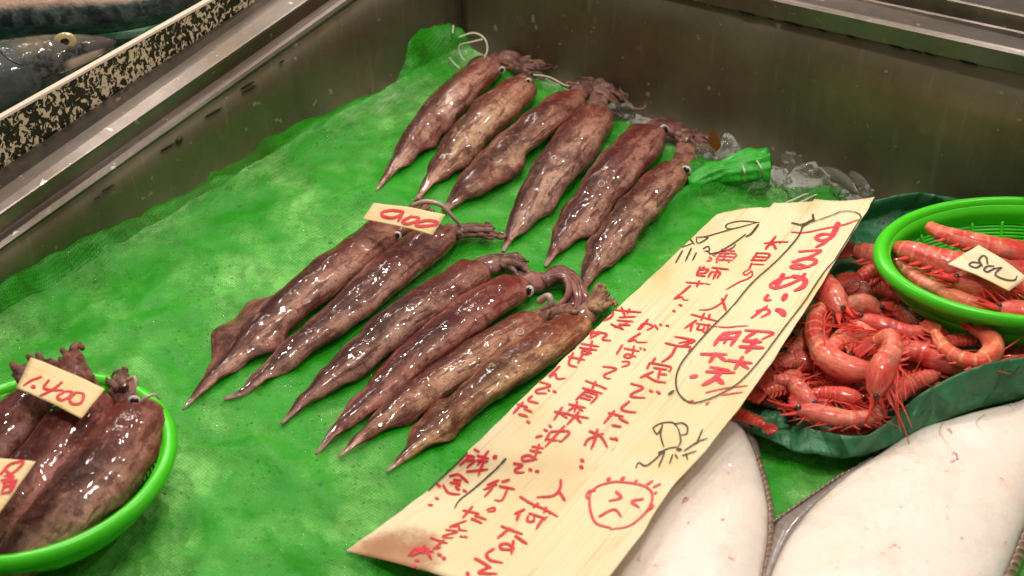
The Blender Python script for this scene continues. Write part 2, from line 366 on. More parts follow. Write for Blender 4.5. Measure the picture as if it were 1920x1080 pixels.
# shrimp
def shrimp_mat(name, red=False):
    m = Mat(name); uvn = m.n('UVMap'); oi = m.n('ObjectInfo'); co = m.coord('Object'); sp = m.n('SeparateXYZ'); m.l(uvn.outputs[0], sp.inputs[0])
    u, v = sp.outputs[0], sp.outputs[1]
    ad = m.n('VectorMath'); ad.operation = 'ADD'; m.l(co, ad.inputs[0])
    cx = m.n('CombineXYZ'); m.l(m.math('MULTIPLY', oi.outputs['Random'], 13.0), cx.inputs[0]); m.l(cx.outputs[0], ad.inputs[1]); co = ad.outputs[0]
    n1 = m.noise(co, 55, 5, .6, .5); n2 = m.noise(co, 240, 4, .6)
    tp = m.math('MULTIPLY', u, 2*math.pi); cv = m.n('CombineXYZ'); m.l(m.math('MULTIPLY_ADD', m.math('COSINE', tp), 1.4, m.math('MULTIPLY', oi.outputs['Random'], 31.0)), cv.inputs[0])
    m.l(m.math('MULTIPLY', m.math('SINE', tp), 1.4), cv.inputs[1]); m.l(m.math('MULTIPLY', v, 3.2), cv.inputs[2]); n5 = m.noise(cv.outputs[0], 2.0, 6, .7, 1.2)
    c = m.mix(m.ramp(n1, [(.40, 0.0), (.60, 1.0)]), (.62, .062, .045), (.76, .26, .17))
    if red: c = m.mix(m.ramp(n1, [(.35, 0.0), (.65, 1.0)]), (.62, .022, .022), (.76, .10, .07))
    else:
        band = m.math('SINE', m.math('MULTIPLY', v, 2*math.pi*12.0))
        c = m.mix(m.math('MULTIPLY', m.ramp(band, [(.6, 0.0), (1.0, .55)]), m.ramp(v, [(.1, 1.0), (.55, 1.0), (.6, 0.0)])), c, (.88, .48, .33))
        c = m.mix(m.ramp(v, [(.6, 0.0), (.8, .6)]), c, m.mix(n1, (.58, .05, .05), (.66, .26, .19)))
        c = m.mix(m.math('MULTIPLY', m.ramp(m.noise(co, 42, 3, .6), [(.54, 0.0), (.62, .6)]), m.ramp(v, [(.25, 0.0), (.35, 1.0), (.6, 1.0), (.7, 0.0)])), c, (.22, .15, .12)); c = m.mix(m.ramp(n2, [(.5, 0.0), (.7, .4)]), c, (.60, .04, .03)); c = m.mix(m.ramp(n5, [(.5, 0.0), (.63, .75)]), c, (.56, .025, .03)); c = m.mix(m.ramp(n5, [(.3, .7), (.42, 0.0)]), c, (.80, .46, .36))
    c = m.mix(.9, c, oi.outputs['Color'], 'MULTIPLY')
    m.set(Base_Color=c, Roughness=.4, Specular_IOR_Level=.15, Subsurface_Weight=.5, Subsurface_Scale=.005, Coat_Weight=m.ramp(m.noise(co, 130, 4, .6), [(.36, .5), (.5, 1.0)]), Coat_Roughness=.045, Normal=m.bump(n2, .35, .0008))
    m.b.inputs['Subsurface Radius'].default_value = (1, .3, .2)
    m.l(m.bump(m.noise(co, 200, 3, .5), .5, .0007), m.b.inputs['Coat Normal']); return m.m
SH = shrimp_mat('shrimp_shell'); SHR = shrimp_mat('shrimp_red_limbs', True)
EYES = plain('shrimp_eye', (.03, .025, .02), .12, 0, Coat_Weight=1.0)

# basket plastic
def plastic():
    m = Mat('lime_plastic'); co = m.coord('Object'); n = m.noise(co, 60, 4)
    m.set(Base_Color=m.mix(n, (.062, .66, .012), (.085, .72, .022)), Roughness=.28, Subsurface_Weight=.2, Subsurface_Scale=.004, Normal=m.bump(m.noise(co, 25, 3), .12, .002)); return m.m
PLA = plastic()
# green waxed paper
def gpaper():
    m = Mat('green_waxed_paper'); co = m.coord('Object'); n = m.noise(co, 22, 5, .6, .8); f = m.noise(co, 90, 5, .6, 1.0)
    m.set(Base_Color=m.mix(m.ramp(n, [(.35, 0.0), (.7, 1.0)]), (.05, .24, .11), (.12, .39, .20)), Roughness=.32, Specular_IOR_Level=.5, Normal=m.bump(m.ramp(m.voro(m.coord('Object', (1, .55, .8), (.3, .2, .6)), 24, 'DISTANCE_TO_EDGE'), [(.0, 1.0), (.22, 0.0)]), .9, .007, m.bump(m.math('ADD', f, n), .5, .003)))
    tl = m.n('BsdfTranslucent'); tl.inputs[0].default_value = (.05, .26, .11, 1); ms = m.n('MixShader'); ms.inputs[0].default_value = .25
    m.l(m.b.outputs[0], ms.inputs[1]); m.l(tl.outputs[0], ms.inputs[2]); m.l(ms.outputs[0], m.out.inputs[0]); return m.m
GPAP = gpaper()
# flatfish belly
def belly():
    m = Mat('flatfish_belly'); co = m.coord('Object'); n = m.noise(co, 12, 5, .6); f = m.noise(co, 45, 5, .65, .4); s = m.noise(co, 210, 3, .5)
    c = m.mix(m.ramp(n, [(.35, 0.0), (.7, 1.0)]), (.87, .77, .70), (.89, .84, .79))
    c = m.mix(m.ramp(f, [(.50, 0.0), (.68, .6)]), c, (.86, .64, .57)); c = m.mix(m.ramp(m.noise(co, 7, 6, .7, 1.5), [(.52, 0.0), (.64, .5)]), c, (.84, .66, .50))
    c = m.mix(m.ramp(m.math('MULTIPLY', s, m.math('ADD', f, .35)), [(.60, 0.0), (.68, .65)]), c, (.55, .17, .17))
    m.set(Base_Color=c, Roughness=.34, Subsurface_Weight=.15, Subsurface_Scale=.006, Coat_Weight=m.ramp(m.noise(co, 34, 4, .65), [(.5, .05), (.6, 1.0)]), Coat_Roughness=.04, Normal=m.bump(m.math('ADD', m.noise(co, 300, 4), f), .3, .0015))
    m.l(m.bump(m.noise(co, 220, 4, .65), .8, .0012), m.b.inputs['Coat Normal']); return m.m
BEL = belly()
def fringe(name, a, b, bs=.5):
    m = Mat(name); uv = m.n('UVMap'); sp = m.n('SeparateXYZ'); m.l(uv.outputs[0], sp.inputs[0]); co = m.coord('Object'); n = m.noise(co, 80, 4)
    s = m.math('SINE', m.math('MULTIPLY', sp.outputs[1], 1.0))
    c = m.mix(m.math('MULTIPLY', m.ramp(s, [(.3, 0.0), (1.0, 1.0)]), 1.0), a, b); c = m.mix(m.ramp(n, [(.4, 0.0), (.7, .6)]), c, (.16, .10, .08))
    m.set(Base_Color=c, Roughness=.3, Coat_Weight=.8, Coat_Roughness=.1, Normal=m.bump(s, bs, .001)); return m.m
FRB = fringe('fin_fringe_brown', (.22, .14, .10), (.46, .33, .25)); FRG = fringe('fin_fringe_grey', (.235, .205, .195), (.275, .24, .225), .08)
CREASE = plain('gill_crease', (.80, .62, .50), .4); BRUISE = plain('bruised_skin', (.70, .36, .33), .3, 0, Coat_Weight=.6)
# mackerel
def mack():
    m = Mat('mackerel_skin'); uvn = m.n('UVMap'); sp = m.n('SeparateXYZ'); m.l(uvn.outputs[0], sp.inputs[0]); u, v = sp.outputs[0], sp.outputs[1]; co = m.coord('Object')
    n = m.noise(co, 30, 5, .65, .8); f = m.noise(co, 140, 5, .7, .5)
    belly_ = m.mix(n, (.34, .21, .16), (.52, .37, .28)); back = m.mix(m.ramp(n, [(.4, 0.0), (.58, 1.0)]), (.010, .018, .022), (.06, .10, .10))
    uu = m.math('ADD', u, m.math('MULTIPLY_ADD', n, .10, -.05))
    c = m.mix(m.ramp(uu, [(.0, 0.0), (.085, 0.0), (.125, 1.0), (.6, 1.0), (.7, 0.0)]), back, belly_)
    bar = m.math('SINE', m.math('MULTIPLY_ADD', v, 95.0, m.math('MULTIPLY', n, 14.0)))
    c = m.mix(m.math('MULTIPLY', m.ramp(bar, [(.1, 0.0), (.6, .85)]), m.ramp(uu, [(.05, 1.0), (.11, 0.0)])), c, (.008, .012, .016))
    c = m.mix(m.ramp(f, [(.55, 0.0), (.7, .5)]), c, (.20, .21, .19))
    m.set(Base_Color=c, Roughness=.4, Specular_IOR_Level=.15, Coat_Weight=1.0, Coat_Roughness=.06, Normal=m.bump(m.math('ADD', f, m.voro(co, 330)), .4, .001))
    m.l(m.bump(m.noise(co, 170, 2, .5), .8, .0008), m.b.inputs['Coat Normal']); return m.m
MACK = mack()
def mackhead():
    m = Mat('mackerel_head'); uvn = m.n('UVMap'); sp = m.n('SeparateXYZ'); m.l(uvn.outputs[0], sp.inputs[0]); u, v = sp.outputs[0], sp.outputs[1]; co = m.coord('Object')
    n = m.noise(co, 50, 5, .65, .8); f = m.noise(co, 160, 5, .7, .5)
    c = m.mix(m.ramp(m.math('ADD', u, m.math('MULTIPLY_ADD', n, .06, -.03)), [(.0, 0.0), (.12, .05), (.16, 1.0), (.4, 1.0), (.6, .4)]), m.mix(m.ramp(f, [(.42, 0.0), (.6, 1.0)]), (.008, .010, .013), (.08, .082, .08)), m.mix(m.ramp(n, [(.4, 0.0), (.6, 1.0)]), (.03, .028, .022), (.16, .13, .085)))
    c = m.mix(m.ramp(v, [(.83, 0.0), (.93, .85)]), c, (.075, .05, .05))
    c = m.mix(m.ramp(f, [(.5, 0.0), (.66, .6)]), c, (.05, .05, .05))
    c = m.mix(m.math('MULTIPLY', m.ramp(v, [(.68, 0.0), (.74, 1.0), (.88, 1.0), (.93, 0.0)]), m.ramp(u, [(.0, 1.0), (.035, .9), (.06, 0.0), (.94, 0.0), (.96, 1.0)])), c, (.50, .38, .33))
    c = m.mix(m.ramp(v, [(.42, .9), (.6, 0.0)]), c, m.mix(n, (.02, .025, .028), (.09, .11, .11)))
    m.set(Base_Color=c, Roughness=.4, Specular_IOR_Level=.15, Coat_Weight=m.ramp(f, [(.42, .1), (.56, 1.0)]), Coat_Roughness=.04, Normal=m.bump(f, .5, .0012)); m.l(m.bump(m.noise(co, 170, 2, .5), .8, .0007), m.b.inputs['Coat Normal']); return m.m
MACKH = mackhead(); EYEG = plain('golden_iris', (.55, .43, .22), .2, .2, Coat_Weight=1.0)
def foam():
    m = Mat('speckled_foam'); co = m.coord('Object'); v = m.noise(m.coord('Object', (1, 1, .7)), 310, 3, .55, .8); n = m.noise(co, 22, 4, .6)
    sp = m.n('SeparateXYZ'); m.l(co, sp.inputs[0]); sel = m.math('ADD', m.math('ADD', v, m.math('MULTIPLY', n, .5)), m.math('MULTIPLY', m.math('SUBTRACT', .10, sp.outputs[0]), .22))
    c = m.mix(m.ramp(sel, [(.712, 0.0), (.738, 1.0)]), (.84, .70, .48), m.mix(m.noise(co, 60, 4), (.006, .006, .003), (.035, .04, .008)))
    m.set(Base_Color=c, Roughness=.6); return m.m
FOAM = foam(); FOAMW = plain('white_foam', (.72, .58, .48), .6)

# ------------------------------------------------------------------ surface height of the ice bed
def H(x, y):
    return .0038*noise.noise(Vector((x*11, y*11, 1.3)))+.0028*noise.noise(Vector((x*31, y*31, 5)))
def PH(px, py, dz=0.0):
    z = dz
    for _ in range(3):
        p = P(px, py, z); z = H(p.x, p.y)+dz
    return P(px, py, z)

# ------------------------------------------------------------------ display case: walls and rims
WA = P(0, 575); WC = P(866, 70); WB = P(1650, 366)
dirL = (WC-WA).normalized(); dirB = (WB-WC).normalized()
case = root('display_case', WC, 'stainless steel fish display case, corner of walls with ridged rims', 'display case')
def ext(a, b, t): return a+(b-a)*t
L0a, L0b = onplane(157, 360, WA, WC), onplane(640, 22, WA, WC)
B0a, B0b = onplane(1420, 23, WC, WB), onplane(1913, 132, WC, WB)
def wallpanel(name, a, b, ta, tb, mat):
    # vertical panel below rim line a..b, a real plate 6 mm thick
    n = 60; V = []; F = []
    p0, p1 = ext(a, b, ta), ext(a, b, tb); d = (p1-p0); nn = Vector((-d.y, d.x, 0)).normalized()
    for i in range(n+1):
        p = p0.lerp(p1, i/n)
        for k, z in enumerate((0, .25, .5, .75, 1)):
            zz = -.06*(1-z)+(p.z+.004)*z
            V.append(Vector((p.x, p.y, zz))+nn*.0012*noise.noise(Vector((p.x*6, p.y*6, zz*9))))
    for i in range(n):
        for k in range(4):
            a0 = i*5+k; F.append([a0, a0+5, a0+6, a0+1])
    o = link(name, V, F, mat, case)
    so = o.modifiers.new('thick', 'SOLIDIFY'); so.thickness = .004; so.offset = -1 if name == 'x' else 0
    return o
# corner on the rim level
Cc = Vector((WC.x, WC.y, 0))
tL = (Cc-L0a).to_2d().length/(L0b-L0a).to_2d().length
wallpanel('side_wall', L0a, L0b, -1.2, tL, STEELW)
tB = -((B0a-Cc).to_2d().length)/(B0b-B0a).to_2d().length
wallpanel('back_wall', B0a, B0b, tB, 1.6, STEELW)
mm = M(); tube(mm, [Vector((WC.x, WC.y, -.02))+Vector((.001, -.003, 0)), Vector((WC.x, WC.y, .1))+Vector((.001, -.003, 0))], .0016, n=6, k=4); mm.build('corner_seam', GUNK, case)
def loft(name, lines, mats, ta, tb, n=30, idx=None, par=None):
    mm = M(); V = []; m = len(lines)
    for i in range(n+1):
        t = ta+(tb-ta)*i/n
        for a, b in lines: V.append(ext(a, b, t))
    F = []; mi = []
    for i in range(n):
        for k in range(m-1):
            F.append([i*m+k, (i+1)*m+k, (i+1)*m+k+1, i*m+k+1]); mi.append(idx[k] if idx else 0)
    return link(name, V, F, mats, par or case, smooth=False, midx=mi)
# left rim: bead, groove face, top edge, flat top
l1 = (P(117, 360, .0585), P(580, 33, .0915)); l2 = (P(60, 360, .072), P(563, 10, .1045)); l3 = (P(0, 318, .071), P(483, 0, .1035))
def mid(a, b, f, dz=0, inw=0):
    o = []
    for p, q in zip(a, b):
        r = p.lerp(q, f); o.append(r+Vector((0, 0, dz)))
    return tuple(o)
l0 = (ext(L0a, L0b, 0), ext(L0a, L0b, .92))
nL = Vector((dirL.y, -dirL.x, 0))            # into the basin
if nL.dot(Vector((0, 0, 0))-WC) < 0: nL = -nL
def sh(l, x=0, z=0): return tuple(p+nL*x+Vector((0, 0, z)) for p in l)
beads = [sh(mid(l0, l1, f), .006*math.sin(math.pi*f), .0015*math.sin(math.pi*f)) for f in (0, .15, .3, .5, .7, .85, 1)]
l1b = sh(l1, -.002, .0006)
prof = [sh(l0, -.001, -.003)]+beads+[l1b, sh(l2, .0006, -.0016), sh(l2, 0, -.0004), l2, sh(l2, -.0015, .0003), l3, sh(l3, -.001, -.03)]
loft('side_rim', prof, [STEEL, STEELD], -1.6, 1.35, idx=[0]*8+[1]+[0]*5)
# back rim
b1 = (P(1487, 0, .139), P(1917, 94, .157)); b2 = (P(1620, 0, .1445), P(1917, 63, .1565)); b3 = (P(1793, 0, .164), P(1917, 27, .169))
nB = Vector((dirB.y, -dirB.x, 0))
if nB.dot(Vector((0, 0, 0))-WC) < 0: nB = -nB
def lint(l, xa, xb):                          # re-sample a line to common x stations
    a, b = l; f = lambda x: a+(b-a)*((x-a.x)/(b.x-a.x)); return (f(xa), f(xb))
B_ = [lint(q, .2, .36) for q in ((B0a, B0b), b1, b2, b3)]
def shB(l, x=0, z=0): return tuple(p+nB*x+Vector((0, 0, z)) for p in l)
profB = [shB(B_[0], -.002, -.001), shB(B_[0], .004, 0), shB(B_[1], .0035, -.002), shB(B_[1], .002, -.0005), shB(B_[1], 0, 0), shB(B_[2], 0, 0), shB(B_[2], -.001, .001), shB(B_[3], .001, -.001), shB(B_[3], 0, 0), shB(B_[3], -.09, 0)]
loft('back_rim', profB, [STEELD, STEEL], -2.2, 1.8, idx=[0, 0, 1, 1, 1, 1, 0, 1, 1])
def screw(p, nrm, r=.0032):
    mm = M(); q = nrm.to_track_quat('Z', 'Y').to_matrix(); ico(mm, p, r, 2, (1, 1, .45), q); o = mm.build('screw', RUST, case)
    m2 = M(); ico(m2, p+nrm*r*.32, r*.45, 1, (1, 1, .5), q); m2.build('screw_socket', GUNK, o)
screw(onplane(331, 260, L0a, L0b)+nL*.0035, nL)
screw(lint((B_[0][0].lerp(B_[1][0], .5), B_[0][1].lerp(B_[1][1], .5)), 0, 1)[0]*0+onplane(1749, 80, B_[0][0], B_[0][1])+nB*.0045, nB, .0036)
for k in range(22):                          # grime along the rims
    mm = M()
    if k < 15: p = ext(B0a, B0b, random.uniform(-.1, 1.05))+nB*.004; dd = dirB; o_ = .0008
    else: p = ext(L0a, L0b, random.uniform(-.4, 1.1))+nL*.003; dd = dirL; o_ = .003+random.random()*.006
    ico(mm, p+Vector((0, 0, -o_)), random.uniform(.0007, .0016), 2, (random.uniform(2, 7), .6, .6), Matrix.Rotation(math.atan2(dd.y, dd.x), 3, 'Z')); mm.build('grime_spot', GUNK, case)

# ------------------------------------------------------------------ crushed ice bed
def grid(name, x0, x1, y0, y1, step, hf, mat, inside=None, snap=None):
    nx, ny = int((x1-x0)/step)+1, int((y1-y0)/step)+1; V = []; idx = {}; F = []
    ins = {}
    for j in range(ny):
        for i in range(nx): ins[i, j] = inside(x0+i*step, y0+j*step) if inside else True
    def vid(i, j):
        if (i, j) not in idx:
            x, y = x0+i*step, y0+j*step
            if not ins[i, j]: x, y = snap(x, y)
            idx[i, j] = len(V); V.append(Vector((x, y, hf(x, y))))
        return idx[i, j]
    for j in range(ny-1):
        for i in range(nx-1):
            q = [(i, j), (i+1, j), (i+1, j+1), (i, j+1)]
            if any(ins[a] for a in q): F.append([vid(*a) for a in q])
    return link(name, V, F, mat)
wl = lambda x, y: (Vector((x, y, 0))-WC).dot(nL); wb = lambda x, y: (Vector((x, y, 0))-WC).dot(nB)
def ice_h(x, y):
    v = noise.voronoi(Vector((x*60, y*60, 0)))[0][0]
    edge = min(wl(x, y), wb(x, y)); e = max(0, min(1, (.03-wb(x, y))/.03))
    return H(x, y)-.0042+.0028*(.5-v)+.0015*noise.noise(Vector((x*90, y*90, 3)))-e*.004
ib = grid('crushed_ice', -.62, .52, -.36, .36, .0035, ice_h, ICE, lambda x, y: wl(x, y) > -.004 and wb(x, y) > -.004, lambda x, y: (x, y))
tag(ib, 'bed of crushed ice under the green net', kind='stuff')

# ------------------------------------------------------------------ green net
bp = [(-420, 900, .0), (-260, 740, .006), (-120, 650, .012), (0, 560, .012), (60, 512, .012), (120, 478, .010), (180, 452, .012), (245, 425, .011), (300, 398, .012), (345, 375, .012), (385, 352, .013), (398, 335, .014), (430, 312, .013),
      (480, 288, .012), (498, 264, .014), (560, 238, .012), (640, 206, .012), (700, 182, .012), (738, 160, .014), (748, 140, .02), (765, 105, .026), (790, 68, .03), (815, 52, .032), (842, 46, .032), (868, 56, .03),
      (885, 85, .02), (920, 108, .008), (1000, 140, .004), (1100, 185, .003), (1200, 240, .003), (1280, 285, .004), (1340, 302, .006), (1395, 318, .006), (1430, 345, .004), (1480, 362, .003), (1560, 372, .003), (1640, 395, .002), (1900, 470, .0), (2300, 620, 0), (2300, 1500, 0), (-420, 1500, 0)]
BP = [P(x, y, z) for x, y, z in bp]; BZ = [z for _, _, z in bp]
# densify + ripple
den = []
for i in range(len(BP)):
    a, b = BP[i], BP[(i+1) % len(BP)]; za, zb = BZ[i], BZ[(i+1) % len(BP)]
    k = max(1, int((b-a).length/.004))
    for j in range(k):
        p = a.lerp(b, j/k); r = .0016*noise.noise(p*70); den.append((p.x+r, p.y+r*.6, za+(zb-za)*j/k+.003*noise.noise(p*45)*(1 if i < 28 else .2)))
def inpoly(x, y):
    c = False; n = len(den); j = n-1
    for i in range(n):
        xi, yi = den[i][0], den[i][1]; xj, yj = den[j][0], den[j][1]
        if (yi > y) != (yj > y) and x < (xj-xi)*(y-yi)/(yj-yi)+xi: c = not c
        j = i
    return c
from mathutils.kdtree import KDTree
kd = KDTree(len(den))
for i, q in enumerate(den): kd.insert((q[0], q[1], 0), i)
kd.balance()
def net_snap(x, y):
    q = den[kd.find((x, y, 0))[1]]; return q[0], q[1]
folds = [(crom([(P(x, y).x, P(x, y).y) for x, y in pl], 40), hgt, wd) for pl, hgt, wd in [
    ([(0, 600), (70, 540), (160, 490), (300, 432), (400, 385)], .005, .007), ([(400, 380), (480, 350), (560, 290), (640, 245), (740, 200)], .0045, .007),
    ([(190, 480), (270, 430), (400, 360)], .004, .005), ([(30, 720), (160, 640), (300, 600), (420, 560)], .0022, .01), ([(120, 700), (240, 760), (330, 900), (300, 1050)], .003, .012), ([(560, 470), (600, 420), (680, 370)], .003, .01),
    ([(330, 880), (480, 850), (600, 920), (700, 1040)], .003, .012), ([(1300, 330), (1420, 345), (1560, 378)], .006, .009), ([(1210, 420), (1290, 370), (1400, 335)], .006, .008), ([(770, 150), (800, 110), (850, 80)], .006, .006), ([(420, 980), (520, 1000), (640, 1080)], .003, .01)]]
fkd = KDTree(sum(len(f[0]) for f in folds)); finfo = []
for f, hgt, wd in folds:
    for q in f: fkd.insert((q[0], q[1], 0), len(finfo)); finfo.append((hgt, wd))
fkd.balance()
def net_h(x, y):
    _, i, d = kd.find((x, y, 0)); zb = den[i][2]
    z = H(x, y)+zb*math.exp(-(d/.022)**2)
    _, k, fd = fkd.find((x, y, 0)); hgt, wd = finfo[k]
    z += 1.5*hgt*math.exp(-(fd/wd)**2)+.0014*noise.noise(Vector((x*75+y*40, y*60-x*20, 7)))+.0016*(1-abs(noise.noise(Vector((x*24+y*9, y*26-x*6, 17))))*2.2)**3*(1 if abs(noise.noise(Vector((x*24+y*9, y*26-x*6, 17)))) < .45 else 0)*max(0, .35+noise.noise(Vector((x*7, y*7, 41))))+.0007*noise.noise(Vector((x*150, y*150, 2)))
    return z+.0006
net = grid('green_net', -.5, .5, -.36, .37, .0028, net_h, NET, inpoly, net_snap)
tag(net, 'bright green mesh net sheet spread over the ice under the squid', 'net')
# rolled end of the net lying on the ice
rt = root('rolled_net_end', PH(1420, 330), 'rolled up end of bright green net lying by the ice chunks', 'net')
mm = M(); pth = [PH(1290, 345, .006), PH(1340, 325, .010), PH(1385, 318, .013), PH(1415, 314, .015), PH(1438, 312, .015), PH(1447, 313, .015)]
pp = crom3(pth, 30); W = [.006+.009*(i/29)**1.5 for i in range(30)]; W[-1] = .004; W[-2] = .010
sweep(mm, pp, W, [x*1.0 for x in W], 64, wob=.004, seed=4, shape=lambda i, a, x, z: (x*(1+.10*abs(math.sin(4*a+i*.12))+.05*math.sin(11*a-i*.2)), z*(1+.10*abs(math.sin(4*a+i*.12))+.05*math.sin(11*a-i*.2)))); mm.build('roll', NETD, rt)
mm = M(); tube(mm, [PH(1398, 340, .012), PH(1396, 322, .026), PH(1392, 310, .024)], .0007, k=10); tube(mm, [PH(1432, 335, .012), PH(1427, 315, .028), PH(1418, 300, .024)], .0007, k=10); mm.build('cord', CORD, rt)
# cord loops
def cord(label, strands, r=.0008):
    mm = M()
    for s in strands: tube(mm, s, r, k=22)
    o = mm.build('cord', CORD); tag(o, label, 'cord', 'pale cords at the edge of the net'); return o
PZ = P
cord('thin pale cord looped at the net corner beside the first squid', [[PZ(860, 70, .034), PZ(888, 62, .036), PZ(908, 72, .034), PZ(914, 92, .028), PZ(908, 110, .022)], [PZ(905, 74, .034), PZ(880, 80, .03), PZ(862, 85, .026), PZ(862, 100, .02), PZ(872, 115, .016)], [PZ(842, 108, .016), PZ(850, 118, .012), PZ(862, 128, .012)], [PZ(850, 48, .034), PZ(849, 62, .035)]])
cord('thin pale cord edging the net under the sign top', [[PH(1430, 400, .004), PH(1480, 378, .008), PH(1520, 362, .008), PH(1560, 362, .006)], [PH(1460, 398, .004), PH(1500, 380, .008), PH(1545, 362, .008), PH(1585, 378, .006)]])
cord('thin pale cord running out from behind the second squid', [[PH(1000, 140, .012), PH(1030, 145, .014), PH(1055, 158, .014), PH(1068, 162, .012)]])

# ------------------------------------------------------------------ ice chunks, film, leaf
chunks = [(1165, 208, 26, 'flat glassy ice chunk between two squid heads'), (1365, 290, 36, 'large clear ice chunk behind the rolled net end'), (1320, 290, 22, 'small cloudy ice chunk beside squid arms'),
          (1480, 308, 26, 'rounded clear ice chunk standing highest beside the net roll'), (1460, 335, 24, 'sparkling ice chunk touching the net roll'), (1515, 345, 40, 'broad cloudy ice chunk along the back wall'), (1555, 352, 26, 'pale ice chunk at right end of the ice row'), (1575, 365, 15, 'small yellowish ice chunk by the cord'),
          (1428, 352, 28, 'low ice chunk under the net roll'), (1607, 545, 30, 'clear ice chunk among the shrimp'), (1620, 358, 18, 'little ice chunk next to the clear film')]
for i, (x, y, r, lab) in enumerate(chunks):
    z = .012 if i != 9 else .03
    p = P(x, y, z) if i == 9 else PH(x, y, .009); rr = r*pxm(p)
    mm = M(); rot = Matrix.Rotation(i*1.3, 3, 'Z') @ Matrix.Rotation(i*.9, 3, 'X')
    ico(mm, p, rr, 4, (1.15, 1.0, .7), rot, jit=.28, seed=i+3)
    o = mm.build('ice_chunk', CHUNK, base=p); tag(o, lab, 'ice', 'loose chunks of ice')
mm = M()
for k, pts in enumerate([[(1540, 318), (1565, 325), (1590, 342), (1607, 365)], [(1592, 325), (1615, 340), (1630, 358)]]):
    a = crom3([PH(x, y, .012+.006*math.sin(j)) for j, (x, y) in enumerate(pts)], 16)
    V = []; F = []
    for i, p in enumerate(a):
        h = .007*math.sin(math.pi*min(1, (i+2)/17)); V += [p-Vector((0, -.002, h)), p, p+Vector((.002, .003, h*.25))]
    for i in range(15):
        for q in range(2): F.append([i*3+q, i*3+3+q, i*3+4+q, i*3+1+q])
    mm.add(V, F)
o = mm.build('plastic_film', FILM); so = o.modifiers.new('thick', 'SOLIDIFY'); so.thickness = .0004; tag(o, 'crumpled strip of clear plastic film on the ice', 'film')
mm = M(); a, b, c = PH(1322, 275, .01), PH(1336, 238, .03), PH(1355, 275, .012); V = [a, b, c, a.lerp(c, .5)+Vector((0, -.004, -.004))]; mm.add(V, [[0, 3, 1], [3, 2, 1]])
o = mm.build('leaf_scrap', LEAF, smooth=False); so = o.modifiers.new('thick', 'SOLIDIFY'); so.thickness = .0006; tag(o, 'small pointed orange scrap standing behind squid arms', 'scrap')
